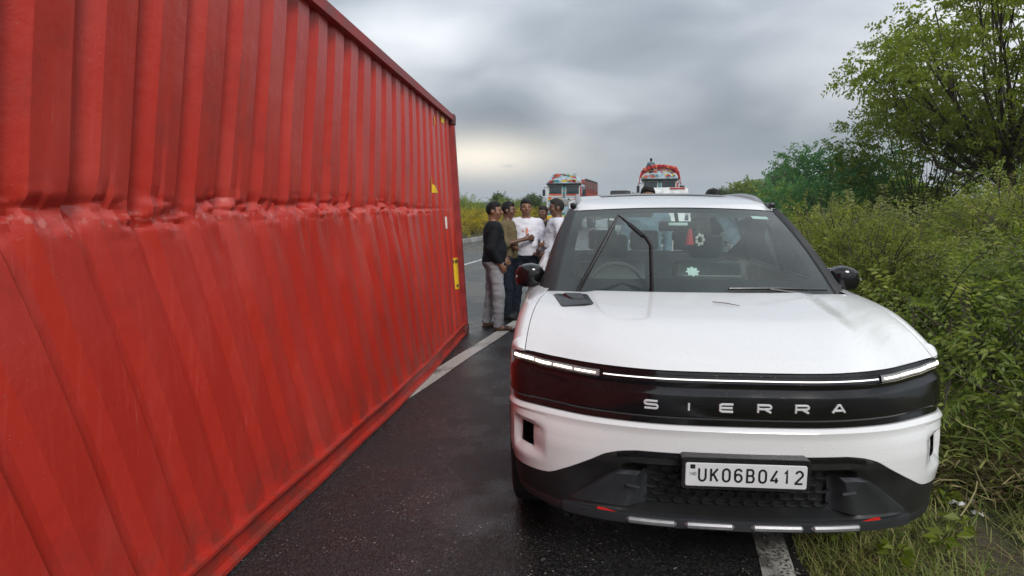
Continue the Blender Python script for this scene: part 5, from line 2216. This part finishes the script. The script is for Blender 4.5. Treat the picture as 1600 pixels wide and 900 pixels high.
ta = goods_truck((3.62, 45.0, 0), 'painted goods truck with open brick-red slatted body and no load cover', False, 10)
ta.scale = (1.0, 1.0, 1.05)
tb = goods_truck((10.02, 44.0, 0), 'painted goods truck with a red tarpaulin bulging over its cab', True, 40)
TB = Vector((10.02, 44.0, 0))
tb.scale = (1.0, 1.0, 1.14)
# person climbing over the tarpaulin
cl_ = TB + Matrix.Rotation(RA, 3, 'Z') @ Vector((-.62, .55, 3.16))
person('person', tuple(cl_), R(10), 1.70, 'person in pale blue shirt sitting up on the tarpaulin of the truck', {
    'r': ((.27, .10, 1.15), (.24, .30, 1.05), (-1, 0, 0)), 'l': ((-.27, .10, 1.15), (-.24, .30, 1.05), (1, 0, 0))},
    C_TEAL, C_NAVY, skin=SKIN2, legs=False)


def small_vehicle(name, loc, rz, label, cat, prof, W, body, glass_pts, ww=.34, axles=(.75, 3.2), roofm=None, mirrors=True, gm=None):
    """side profile (y,z) lofted across x with tumblehome"""
    t = empty(name, loc, rz, label, cat)
    P = []
    for x in np.linspace(-1, 1, 13):
        e = abs(x) ** 6
        P.append([(x * W / 2 * (1 - .16 * max(0, min(1, (z - .95) / .8))), y + (.05 * e if y < 1 else -.05 * e), z - .03 * e * (z > .6)) for y, z in prof])
    b = MB().grid(P, wrap=True)
    m = len(prof)
    b.f.append(tuple(range(m)))
    b.f.append(tuple(12 * m + k for k in range(m)))
    b.build('body', body, t)
    for nm, poly in glass_pts:
        if nm == 'windscreen':
            (y0, z0), (y1, z1) = poly
            P = [[(x * (W / 2 - .10) * (1 - .14 * k), y0 + (y1 - y0) * k - .012, z0 + (z1 - z0) * k + .012) for x in (-1, -.5, 0, .5, 1)] for k in (0, .5, 1)]
            MB().grid(P).build(nm, gm or M_VGLASS, t)
        else:
            for s in (-1, 1):
                vs = [(s * (W / 2 * (1 - .16 * max(0, min(1, (z - .95) / .8))) + .008), y, z) for y, z in poly]
                mesh(nm, vs, [tuple(range(len(vs)))], gm or M_VGLASS, t, False)
    for s in (-1, 1):
        for y in axles:
            wheel_at(t, s * (W / 2 - .10), y, ww, .2, s)
        if mirrors:
            MB().box((s * (W / 2 + .07), 1.05, 1.18), (.16, .10, .14), .03, seg=3).build('door_mirror', M_TBLACK, t)
        MB().box((s * (W / 2 - .28), -.005, .78), (.30, .06, .14), .03, seg=3).build('headlight', M_LAMP, t)
    MB().box((0, -.01, .52), (W - .3, .06, .16), .02).build('grille', M_TBLACK, t)
    return t


van = small_vehicle('van', (4.83, 20.3, 0), RA, 'white high-roofed van standing on the shoulder behind the white SUV', 'van',
              [(0, .35), (0, .85), (.12, 1.0), (.55, 1.12), (1.15, 2.12), (1.5, 2.24), (4.2, 2.24), (4.35, 2.0), (4.4, .35)], 1.66, M_TWHITE,
              [('windscreen', ((.60, 1.15), (1.13, 2.04))), ('side_window', [(.85, 1.2), (1.25, 1.82), (2.0, 1.85), (2.0, 1.2)]), ('side_window', [(2.1, 1.2), (2.1, 1.85), (3.9, 1.85), (3.9, 1.2)])])
for s in (-1, 1):
    MB().tube([(s * .55, 1.5, 2.28), (s * .55, 4.0, 2.28)], .03, 6).build('roof_bar', M_TBLACK, van)
MB().box((.35, 1.25, 2.2), (.5, .05, .05), .01).build('roof_strip', M_TRED, van)
tc_ = small_vehicle('small_truck', (6.72, 40.5, 0), RA, 'small dark truck with boxy black cab roof between the two painted trucks', 'truck',
              [(0, .45), (0, 1.35), (.25, 2.35), (.45, 2.60), (1.5, 2.60), (1.6, 2.3), (1.62, 1.3), (4.2, 1.3), (4.2, .55)], 1.44, M_TBLACK,
              [('windscreen', ((.0, 1.42), (.26, 2.28))), ('side_window', [(.3, 1.5), (.45, 2.3), (1.4, 2.3), (1.4, 1.5)])], .38, (.7, 3.4), None, False, M_LAMP)
for s in (-1, 1):
    MB().box((s * .80, -.02, 2.10), (.14, .06, .34), .03).build('door_mirror', M_TBLACK, tc_)
# ------------------------------------------------------------------ vegetation
L_BUSH = leafmat('leaf_bush', (0.07, 0.11, 0.022), (0.19, 0.24, 0.05), (0.38, 0.38, 0.10), .46)
L_TREE = leafmat('leaf_tree', (0.10, 0.15, 0.024), (0.235, 0.28, 0.042), (0.39, 0.39, 0.08), .54)
L_BLUE = leafmat('leaf_bluegreen', (0.045, 0.14, 0.065), (0.10, 0.235, 0.10), (0.20, 0.33, 0.11), .48)
L_DARK = leafmat('leaf_dark', (0.026, 0.056, 0.016), (0.06, 0.105, 0.028), (0.12, 0.16, 0.045), .25)
L_YEL = leafmat('leaf_yellow', (0.06, 0.10, 0.015), (0.22, 0.20, 0.02), (0.62, 0.44, 0.02), .35)
L_DRY = leafmat('twig_dry', (0.11, 0.085, 0.042), (0.20, 0.165, 0.075), (0.30, 0.26, 0.12), .1, .8)
L_GRASS = leafmat('grass_blade', (0.07, 0.13, 0.02), (0.18, 0.22, 0.045), (0.40, 0.33, 0.15), .25, .6)
L_BUSH2 = leafmat('leaf_bush_yellow', (0.095, 0.125, 0.022), (0.24, 0.265, 0.05), (0.42, 0.40, 0.10), .48)
L_BUSH3 = leafmat('leaf_bush_dusty', (0.08, 0.105, 0.035), (0.19, 0.215, 0.075), (0.34, 0.31, 0.14), .44)
M_BARK = simple('bark', (0.060, 0.045, 0.034), 0.85, var=.4, scale=12, bumps=.8, bscale=30)


def unit(v):
    return v / np.maximum(np.linalg.norm(v, axis=-1, keepdims=True), 1e-9)


def leaves(pos, dr, L, Wd, rg, var, droop=.25):
    """rhombic folded leaves: pos (n,3), direction dr (n,3)"""
    n = len(pos)
    dr = unit(dr)
    rv = rg.normal(size=(n, 3))
    sd = unit(np.cross(dr, rv))
    nm = np.cross(sd, dr)
    L, Wd = np.broadcast_to(L, n)[:, None], np.broadcast_to(Wd, n)[:, None]
    b = pos
    m1 = pos + dr * L * .45 + sd * Wd * .5 + nm * Wd * .15
    m2 = pos + dr * L * .45 - sd * Wd * .5 + nm * Wd * .15
    tp = pos + dr * L - np.array([0, 0, 1]) * L * droop
    V = np.stack([b, m1, tp, m2], 1).reshape(-1, 3)
    F = np.arange(4 * n).reshape(n, 4)
    return V, F, np.repeat(var, 4)


def twig_tubes(b, a, c, r_):
    b.tube([a, c], [r_, r_ * .5], 4, False)


def spray(rg, base, axis, n_leaf, length, L, Wd, spread=.9, sag=.22):
    """leaves set along a shoot; returns pos, dir"""
    t = np.linspace(.12, 1, n_leaf)
    bend = unit(axis + rg.normal(size=3) * .25)
    ax = axis[None] * (1 - t[:, None] * .5) + bend[None] * t[:, None] * .5
    pos = base + ax * (t * length)[:, None] - np.array([0, 0, 1]) * (t ** 2 * length * sag)[:, None]
    side = unit(np.cross(axis, rg.normal(size=3)))
    sgn = np.where(np.arange(n_leaf) % 2 == 0, 1, -1)[:, None]
    d = ax * .55 + side * sgn * spread + rg.normal(size=(n_leaf, 3)) * .25
    return pos, d


def bush_mesh(name, seed, rx, ry, hz, n_spray, leafL, mat, lean=.3, twig=True, dryness=0.0, blobs=9, nl=13):
    """returns root object (empty) with foliage and stems"""
    rg = np.random.RandomState(seed)
    cs = []
    for i in range(blobs):
        a = rg.uniform(0, 2 * math.pi)
        q = rg.uniform(0, .75)
        h = rg.uniform(.35, .95)
        cs.append((rx * q * math.cos(a), ry * q * math.sin(a), hz * h * (1 - .35 * q), rg.uniform(.28, .5) * min(rx, ry) + .12))
    V, F, A = [], [], []
    nv = 0
    st = MB()
    for i in range(n_spray):
        c = cs[rg.randint(blobs)]
        d = unit(rg.normal(size=3) * np.array([1, 1, .8]) + np.array([0, 0, .25]))
        rr = c[3] * rg.uniform(.45, 1.0)
        base = np.array(c[:3]) + d * rr * np.array([1, 1, .85])
        if base[2] < .05:
            base[2] = rg.uniform(.05, .4)
        ax = unit(d + np.array([0, 0, .45]) + rg.normal(size=3) * .35)
        ln = leafL * rg.uniform(4, 9)
        p_, dd = spray(rg, base, ax, nl, ln, leafL, leafL * .4)
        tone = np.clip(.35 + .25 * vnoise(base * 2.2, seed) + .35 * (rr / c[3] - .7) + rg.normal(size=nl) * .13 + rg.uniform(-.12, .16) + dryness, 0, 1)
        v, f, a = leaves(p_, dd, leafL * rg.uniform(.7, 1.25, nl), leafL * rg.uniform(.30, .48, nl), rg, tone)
        V.append(v)
        F.append(f + nv)
        A.append(a)
        nv += len(v)
        if twig and i % 4 == 0:
            st.tube([tuple(base - ax * ln * .4), tuple(p_[nl // 2]), tuple(p_[-1])], [.006, .004, .002], 3, False)
    for c in cs:
        st.tube([(c[0] * .15, c[1] * .15, -.12), (c[0] * .5, c[1] * .5, c[2] * .45), (c[0], c[1], c[2])], [.022, .016, .008], 5, False)
    root = empty(name)
    mesh('foliage', np.concatenate(V), np.concatenate(F), mat, root, False, None, np.concatenate(A))
    st.build('stem', M_BARK, root, True, None)
    return root


def place(root, loc, rz, sc, label, cat, group=None):
    root.location = loc
    root.rotation_euler = (0, 0, rz)
    root.scale = sc if isinstance(sc, tuple) else (sc,) * 3
    tag(root, label, cat, group)
    return root


def gz_at(x, y):
    v = Vector((x, y, 0))
    return float(ground_z(np.array(v.dot(RN)), np.array(v.dot(RD))))


# --- roadside bushes on the right
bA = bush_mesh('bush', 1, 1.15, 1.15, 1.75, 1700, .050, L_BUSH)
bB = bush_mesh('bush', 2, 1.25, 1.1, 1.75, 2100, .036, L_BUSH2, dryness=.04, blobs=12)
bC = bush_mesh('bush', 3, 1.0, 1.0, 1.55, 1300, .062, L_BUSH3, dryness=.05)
protos = [bA, bB, bC]
used = [False] * 3
GB = 'green bushes crowding the right verge'
spots = [(3.55, 4.3, 0, 1.0), (3.2, 5.7, 1, 1.0), (4.7, 5.2, 2, 1.12), (4.35, 6.9, 0, 1.05), (3.15, 7.5, 2, .92), (5.6, 6.6, 1, 1.15), (4.0, 8.6, 1, 1.0), (5.3, 8.6, 2, 1.2),
         (6.8, 8.2, 0, 1.2), (4.4, 10.6, 0, 1.05), (5.9, 10.8, 1, 1.15), (7.6, 10.4, 2, 1.25), (5.2, 13.0, 2, 1.1), (6.9, 13.5, 0, 1.2), (5.0, 3.6, 1, 1.05), (6.1, 16.5, 1, 1.2), (8.3, 16.0, 0, 1.3),
         (7.4, 20.5, 2, 1.25), (9.6, 21.0, 1, 1.4), (8.9, 26.0, 0, 1.3), (11.5, 27.5, 2, 1.5), (10.6, 33.0, 1, 1.4)]
for i, (x, y, k, s) in enumerate(spots):
    o = protos[k] if not used[k] else clone(protos[k])
    used[k] = True
    s *= rnd.uniform(.92, 1.06)
    place(o, (x, y, gz_at(x, y) - .03), rnd.uniform(0, 6.28), (s, s, s * rnd.choice((.70, .78, .86, .94))), ('leafy mid-green bush in the roadside thicket under the tree', 'fine-leaved yellow-green bush in the roadside thicket under the tree', 'dusty olive broad-leaved bush in the roadside thicket under the tree')[k], 'bush', GB)
# dry, straw-coloured brush at the foot of the thicket


def dry_brush(seed, n, rr, hh):
    rg = np.random.RandomState(seed)
    V, F, A = [], [], []
    nv = 0
    for i in range(n):
        a = rg.uniform(0, 6.28)
        q = rr * math.sqrt(rg.uniform())
        p0 = np.array([q * math.cos(a), q * math.sin(a), rg.uniform(-.02, hh * .4)])
        d = unit(np.array([rg.normal() * .8, rg.normal() * .8, rg.uniform(.1, 1.0)]))
        L = rg.uniform(.18, .55)
        pts = []
        for t in np.linspace(0, 1, 5):
            pts.append(p0 + d * L * t + np.array([0, 0, -1]) * L * .35 * t * t + rg.normal(size=3) * .012)
        pts = np.array(pts)
        w = unit(np.cross(d, rg.normal(size=3))) * rg.uniform(.0022, .004)
        vs = np.concatenate([pts + w, pts - w])
        V.append(vs)
        F += [(nv + k, nv + k + 1, nv + 6 + k, nv + 5 + k) for k in range(4)]
        A += [rg.uniform(0, 1)] * 10
        nv += 10
    return np.concatenate(V), F, A


for k, (x, y, s, rr) in enumerate([(2.85, 3.85, 1.0, .62), (2.75, 4.75, 1.0, .6), (2.7, 6.1, .9, .6), (3.6, 3.2, 1.0, .6)]):
    v, f, a = dry_brush(60 + k, 2600, rr, .55)
    o = mesh('dry_brush', v, f, L_DRY, None, False, None, a)
    o.location = (x, y, gz_at(x, y))
    o.scale = (s,) * 3
    tag(o, 'tangle of dry straw-coloured twigs at the foot of the green bushes', 'brush', 'dry brush along the verge')

for k, (x, y, s, rr) in enumerate([(2.45, 5.1, 1.25, .5), (2.55, 4.2, 1.2, .5), (2.6, 6.9, 1.3, .55), (3.35, 3.75, 1.35, .6)]):
    v, f, a = dry_brush(160 + k, 1900, rr, .6)
    o = mesh('twiggy_shrub', v, f, L_GRASS, None, False, None, np.asarray(a) * .75)
    o.location = (x, y, gz_at(x, y))
    o.scale = (s,) * 3
    tag(o, 'thin twiggy green shrub between the white SUV and the bushes', 'shrub', 'twiggy shrubs along the verge')

# --- grass and creepers on the verge


def grass(name, n, seed, region, hmin, hmax, wid, label, tone):
    rg = np.random.RandomState(seed)
    p_ = region(rg, n)
    x = RN.x * p_[:, 0] + RD.x * p_[:, 1]
    y = RN.y * p_[:, 0] + RD.y * p_[:, 1]
    z = ground_z(p_[:, 0], p_[:, 1]) - .012
    base = np.stack([x, y, z], -1)
    patch = vnoise(np.stack([p_[:, 0] * 1.6, p_[:, 1] * 1.6, 0 * x], -1), 71)
    keep = patch > -.55 + rg.normal(size=n) * .25
    # leave a bare strip of earth
    bare = np.exp(-((p_[:, 0] - 1.62 - .12 * np.sin(p_[:, 1] * 1.7)) / .17) ** 2) * (p_[:, 1] < 6)
    keep &= rg.uniform(size=n) > bare * .93
    base, patch = base[keep], patch[keep]
    n = len(base)
    h = rg.uniform(hmin, hmax, n)
    az_ = rg.uniform(0, 2 * math.pi, n)
    ln = rg.uniform(.3, 1.9, n)
    dirh = np.stack([np.cos(az_), np.sin(az_), 0 * az_], -1)
    sd = np.stack([-np.sin(az_), np.cos(az_), 0 * az_], -1) * (wid * rg.uniform(.6, 1.3, n))[:, None]
    V = []
    for t, wf in ((0, 1.0), (.4, .85), (.75, .55)):
        c = base + dirh * (h * ln * t ** 1.6)[:, None] + np.array([0, 0, 1]) * (h * (t - .35 * ln / 1.9 * t * t))[:, None]
        V += [c + sd * wf, c - sd * wf]
    c = base + dirh * (h * ln)[:, None] + np.array([0, 0, 1]) * (h * (1 - .45 * ln / 1.9))[:, None]
    V.append(c)
    V = np.stack(V, 1)
    i0 = (np.arange(n) * 7)[:, None]
    F = [tuple(q) for k in (0, 2) for q in (i0 + np.array([[k, k + 1, k + 3, k + 2]])).tolist()] + [tuple(q) for q in (i0 + np.array([[4, 5, 6]])).tolist()]
    a = np.clip(tone + .22 * patch + rg.normal(size=n) * .22, 0, 1)
    o = mesh(name, V.reshape(-1, 3), F, L_GRASS, None, False, None, np.repeat(a, 7))
    return tag(o, label, 'grass', kind='stuff')


def reg_near(rg, n):
    q = rg.uniform(.2, 7.5, n)
    p_ = ROAD_R - .05 + np.abs(rg.beta(1.1, 1.6, n)) * 3.4
    return np.stack([p_, q], -1)


def reg_far(rg, n):
    q = 7 + rg.uniform(0, 1, n) ** 1.4 * 40
    p_ = ROAD_R + rg.beta(1.0, 1.5, n) * 6
    return np.stack([p_, q], -1)


grass('verge_grass', 70000, 81, reg_near, .03, .14, .0026, 'low tangled grass and creepers on the verge beside the white SUV', .42)
grass('verge_grass', 16000, 82, reg_far, .06, .24, .006, 'grass growing along the verge further up the road', .35)


def weeds(x, y, seed):
    rg = np.random.RandomState(seed)
    P_, D_ = [], []
    for i in range(16):
        a = rg.uniform(0, 6.28)
        q = rg.uniform(0, .16)
        q *= .25
        P_.append([q * math.cos(a), q * math.sin(a), rg.uniform(.02, .11)])
        D_.append([math.cos(a), math.sin(a), .35])
    v, f, a = leaves(np.array(P_), np.array(D_), rg.uniform(.05, .09, 16), .04, rg, rg.uniform(.2, .6, 16))
    o = mesh('broadleaf_weed', v, f, L_TREE, None, False, None, a)
    o.location = (x, y, gz_at(x, y))
    return tag(o, 'small bright broad-leaved weed sprouting from the verge grass', 'weed', 'weeds in the verge grass')


for i, (x, y) in enumerate([(2.05, 2.85), (2.22, 2.98), (1.75, 2.75), (2.35, 3.3), (2.0, 3.25), (1.62, 3.0)]):
    weeds(x, y, 90 + i)
# litter
M_LITTER = simple('litter_white', (0.55, 0.55, 0.55), 0.5)
for i, (px, py, s) in enumerate([(1494, 793, .06), (1518, 788, .035), (1527, 806, .03)]):
    q = G0(px, py)
    b = MB()
    P = [[((u - 2) * s * .4 + .006 * math.sin(v_ * 3 + i), (v_ - 1) * s * .35, .012 + .010 * math.sin(u * 1.9 + v_ * 2.2 + i)) for u in range(5)] for v_ in range(3)]
    o = MB().grid(P).build('litter', M_LITTER, None, False)
    o.location = (q.x, q.y, gz_at(q.x, q.y) + .02)
    o.rotation_euler = (0, 0, i * 1.1)
    tag(o, 'crumpled scrap of white plastic lying on the bare earth', 'litter', 'white litter on the verge')


# --- trees
def tree(name, seed, H, R0, levels, leafL, mat, n_leafy, trunk_r, spread=.62, stems=1, base_h=.25, droop=.1, sp_leaves=15, flat=1.0, cut=0.0, taper=0.0):
    rg = np.random.RandomState(seed)
    b = MB()
    tips = []

    def grow(p0, d, L, r_, lev):
        pts, rad = [p0], [r_]
        d_ = d.copy()
        n = 4
        for i in range(n):
            d_ = unit(d_ + rg.normal(size=3) * .13 + np.array([0, 0, .06]))
            pts.append(pts[-1] + d_ * L / n)
            rad.append(r_ * (1 - .5 * (i + 1) / n))
        b.tube([tuple(q) for q in pts], rad, 7 if lev < 2 else 4, False)
        if lev >= levels:
            tips.append((pts[-1], d_, L))
            tips.append((pts[2], d_, L))
            return
        k = rg.randint(3, 5)
        for i in range(k):
            j = rg.randint(2, n + 1)
            a = rg.uniform(0, 2 * math.pi)
            side = unit(np.cross(d_, np.array([math.cos(a), math.sin(a), .3])))
            nd = unit(d_ * (1 - spread) + side * spread + np.array([0, 0, .12]))
            nd[2] *= flat
            grow(pts[j], unit(nd), L * rg.uniform(.60, .82), rad[j] * .68, lev + 1)
    for s_ in range(stems):
        a = rg.uniform(0, 6.28) if stems > 1 else 0
        d0 = unit(np.array([math.cos(a) * .2 * (stems > 1), math.sin(a) * .2 * (stems > 1), 1.0]))
        grow(np.array([0., 0., -.15]), d0, H * base_h if stems == 1 else H * .34, trunk_r * (1 if stems == 1 else .75), 0)
    zm = max(t[0][2] for t in tips)
    tips = [t for t in tips if t[0][2] > zm * cut]
    T = np.array([t[0] for t in tips])
    mx = np.abs(T[:, :2]).max()
    V, F, A = [], [], []
    nv = 0
    per = max(1, n_leafy // len(tips))
    for (tp, d_, L) in tips:
        tone0 = .38 + .25 * float(vnoise(tp * 1.3, seed)) + rg.uniform(-.1, .12)
        for q in range(per):
            base = tp + rg.normal(size=3) * L * .24
            ax = unit(d_ * .5 + rg.normal(size=3) * .7 + np.array([0, 0, .15 - droop]))
            p_, dd = spray(rg, base, ax, sp_leaves, leafL * rg.uniform(3.0, 4.6), leafL, leafL * .4, 1.0, .10)
            tone = np.clip(tone0 + rg.normal(size=sp_leaves) * .10, 0, 1)
            v, f, a = leaves(p_, dd, leafL * rg.uniform(.75, 1.2, sp_leaves), leafL * rg.uniform(.42, .62, sp_leaves), rg, tone, .12)
            V.append(v)
            F.append(f + nv)
            A.append(a)
            nv += len(v)
    V = np.concatenate(V)
    root = empty(name)
    # scale so that the crown reaches height H and radius R0
    zs = H / V[:, 2].max()
    xs = R0 / np.percentile(np.abs(V[:, :2]), 99)
    tp_ = np.clip(1 - taper * (V[:, 2:3] * zs / H - .45) / .55, 0.2, 1) if taper else 1.0
    V = np.concatenate([V[:, :2] * tp_, V[:, 2:]], 1) if taper else V
    mesh('crown', V * np.array([xs, xs, zs]), np.concatenate(F), mat, root, False, None, np.concatenate(A))
    tf = lambda z: min(1.0, max(.2, 1 - taper * (z * zs / H - .45) / .55)) if taper else 1.0
    b.v = [(q[0] * xs * tf(q[2]), q[1] * xs * tf(q[2]), q[2] * zs) for q in b.v]
    b.build('trunk', M_BARK, root, True, None)
    return root


def crown_tree(name, seed, H, R0, z0, leafL, mat, n_cl, per, trunk_r, cl_r, stems=3):
    """rounded crown: leaf clusters spread through an ellipsoid, each carried by its own limb"""
    rg = np.random.RandomState(seed)
    cz, rz_ = (H + z0) / 2, (H - z0) / 2
    cl = []
    while len(cl) < n_cl:
        u = unit(rg.normal(size=3))
        q = rg.uniform(.25, 1) ** .45
        c = np.array([0, 0, cz]) + u * q * np.array([R0, R0, rz_]) * (1 - .18 * max(0, -u[2]))
        if all(np.linalg.norm((c - o) / np.array([1, 1, .7])) > cl_r * .85 for o in cl) or rg.uniform() < .04:
            cl.append(c)
    b = MB()
    fork = []
    for k in range(stems):
        a = 2 * math.pi * k / stems + rg.uniform(0, .6)
        top = np.array([math.cos(a) * R0 * .16, math.sin(a) * R0 * .16, z0 + rz_ * .35])
        mid_ = np.array([math.cos(a) * R0 * .05, math.sin(a) * R0 * .05, z0 * .5])
        b.tube([(0, 0, -.2), tuple(mid_), tuple(top * np.array([.8, .8, .75])), tuple(top)], [trunk_r, trunk_r * .85, trunk_r * .6, trunk_r * .5], 8, False)
        fork.append((mid_, top))
    V, F, A = [], [], []
    nv = 0
    for c in cl:
        f0 = min(fork, key=lambda q: np.linalg.norm(q[1][:2] - c[:2]) + rg.uniform(0, .3))
        st = f0[0] + (f0[1] - f0[0]) * rg.uniform(.45, 1)
        m1 = st + (c - st) * .45 + np.array([0, 0, -.08 * R0]) + rg.normal(size=3) * .06 * R0
        r0 = trunk_r * rg.uniform(.20, .34)
        b.tube([tuple(st), tuple(m1), tuple(c)], [r0, r0 * .6, r0 * .22], 5, False)
        for _ in range(4):
            e = c + unit(rg.normal(size=3)) * cl_r * .8 * np.array([1, 1, .6])
            b.tube([tuple(m1 + (c - m1) * rg.uniform(.3, 1)), tuple(e)], [r0 * .25, r0 * .1], 3, False)
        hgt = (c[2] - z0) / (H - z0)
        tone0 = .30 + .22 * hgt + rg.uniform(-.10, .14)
        for q in range(per):
            d_ = unit(rg.normal(size=3))
            base = c + d_ * cl_r * rg.uniform(.3, 1) * np.array([1, 1, .55])
            ax = unit(d_ * np.array([1, 1, .4]) + rg.normal(size=3) * .35 + np.array([0, 0, .12]))
            n = 11
            p_, dd = spray(rg, base, ax, n, leafL * rg.uniform(2.6, 4.2), leafL, leafL * .4, 1.0, .15)
            tone = np.clip(tone0 + rg.normal(size=n) * .12, 0, 1)
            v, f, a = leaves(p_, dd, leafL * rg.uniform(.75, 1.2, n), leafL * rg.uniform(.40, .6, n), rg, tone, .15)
            V.append(v)
            F.append(f + nv)
            A.append(a)
            nv += len(v)
    root = empty(name)
    mesh('crown', np.concatenate(V), np.concatenate(F), mat, root, False, None, np.concatenate(A))
    b.build('trunk', M_BARK, root, True, None)
    return root


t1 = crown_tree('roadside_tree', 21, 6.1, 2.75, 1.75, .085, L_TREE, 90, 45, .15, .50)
place(t1, (8.75, 10.9, .1), .6, 1.0, 'tall rounded many-stemmed green tree rising behind the roadside bushes', 'tree')
t2 = crown_tree('roadside_tree', 33, 3.0, 1.25, .7, .075, L_BLUE, 26, 34, .06, .40, 2)
place(t2, (7.0, 14.0, .2), 0, 1.0, 'smaller bluish-green tree beside the tall rounded tree', 'tree')
t2b = crown_tree('roadside_tree', 35, 2.7, 1.3, .6, .075, L_BLUE, 24, 34, .06, .40, 2)
place(t2b, (8.2, 18.2, .2), 1, 1.0, 'low bluish-green tree with its crown near the bush tops', 'tree')
t2c = crown_tree('roadside_tree', 37, 3.9, 1.5, .8, .08, L_BUSH, 32, 34, .07, .42, 2)
place(t2c, (8.0, 12.8, .2), 1, 1.0, 'mid-sized fresh green tree between the bluish tree and the tall tree', 'tree')

# further trees, shared by many places
fA = tree('distant_tree', 41, 4.2, 2.2, 3, .15, L_DARK, 700, .12, .6, 1, .3, .1, 11)
fB = tree('distant_tree', 43, 3.4, 2.4, 3, .15, L_TREE, 700, .12, .65, 1, .28, .1, 11)
fC = bush_mesh('flowering_shrub', 51, .85, .85, 1.25, 380, .075, L_YEL, dryness=.36, nl=11)
fD = bush_mesh('median_shrub', 52, 1.0, 1.0, 1.35, 380, .08, L_BUSH, nl=11)
first = {}


def put(o, loc, s, label, cat, group):
    if id(o) in first:
        o = clone(first[id(o)])
    else:
        first[id(o)] = o
    return place(o, loc, rnd.uniform(0, 6.28), s, label, cat, group)


for i in range(22):                                # yellow flowering shrubs on the median
    q = 14 + i * 1.75
    p_ = -10.2 + rnd.uniform(-.25, .25)
    put(fC, RW(p_, q, .15), rnd.uniform(.85, 1.12), 'yellow-flowering shrub planted on the kerbed median', 'shrub', 'flowering shrubs on the median')
for i in range(20):
    q = 15 + i * 2.3
    put(fD, RW(-12.0 + rnd.uniform(-.3, .3), q, .18), rnd.uniform(1.0, 1.35), 'green shrub in the second row of the median planting', 'shrub', 'green shrubs on the median')
for (x, y, s, k) in [(-1.1, 50, .66, 0), (0.9, 52, .60, 0), (2.4, 56, .68, 0), (-9.5, 60, .6, 1), (5.2, 66, .55, 1), (-12, 64, .7, 0), (-16, 70, .8, 1), (8.0, 76, .6, 0)]:
    put(fA if k == 0 else fB, (x, y, .05), s, 'tree beyond the median shrubs on the left of the road', 'tree', 'trees beyond the median')
for (x, y, s, k) in [(13.5, 38, .62, 0), (15.5, 41, .66, 0), (14.2, 46, .72, 1), (17.4, 44, .72, 0), (20.5, 50, .82, 1), (23, 54, 1.25, 0), (13.0, 31, .8, 1), (16.8, 33, .9, 0), (10.2, 24, .72, 1), (12.6, 22, .8, 1), (19.5, 62, .8, 0),
                     (25.5, 68, 1.4, 1), (11.5, 18.5, .6, 1), (13.5, 15.5, .5, 0), (10.8, 13.5, .5, 1), (15.5, 25, .7, 0), (18.5, 29, .8, 1), (14.5, 72, .95, 1), (8.5, 84, 1.1, 0)]:
    put(fA if k == 0 else fB, (x, y, .15), s, 'tree in the scrub belt running up the right side of the road', 'tree', 'trees up the right side')
# scrub that closes the plain up to the hills
rgx = np.random.RandomState(5)
N = 26000
ang = rgx.uniform(R(-40), R(58), N)
dist = 60 + rgx.uniform(0, 1, N) ** 1.3 * 420
xx, yy = np.sin(ang) * dist, np.cos(ang) * dist
pp = RN.x * xx + RN.y * yy
ok = (pp > 5) | (pp < -24)
xx, yy, dist = xx[ok], yy[ok], dist[ok]
hh = rgx.uniform(.2, 1, len(xx)) * (1.2 + dist * .008)
pos = np.stack([xx + rgx.normal(size=len(xx)), yy, hh * .6], -1)
v, f, a = leaves(pos, rgx.normal(size=(len(pos), 3)) * np.array([1, .6, .7]) + np.array([0, 0, .5]), .6 + dist * .006, .5 + dist * .004, rgx, rgx.uniform(.05, .7, len(pos)))
sc_ = mesh('far_scrub', v, f, L_DARK, None, False, None, a)
tag(sc_, 'low dark green scrub covering the plain up to the hills', 'scrub', kind='stuff')
# ------------------------------------------------------------------ damp air that greys the far hills
HX = 2100.0
b = MB().box((0, 0, 18.5), (2 * HX, 2 * HX, 45.0))
hz = mesh('haze', b.v, b.f, None, None, False)
t = NT('haze_air')
t.n.remove(t.p)
pv_ = t.node('ShaderNodeVolumePrincipled')
pv_.inputs['Color'].default_value = (0.86, 0.92, 0.97, 1)
pv_.inputs['Density'].default_value = 0.0007
pv_.inputs['Anisotropy'].default_value = 0.2
t.l.new(pv_.outputs[0], t.out.inputs['Volume'])
hz.data.materials.append(t.m)
tag(hz, 'thin damp air that fades the far hills', 'haze', kind='stuff')
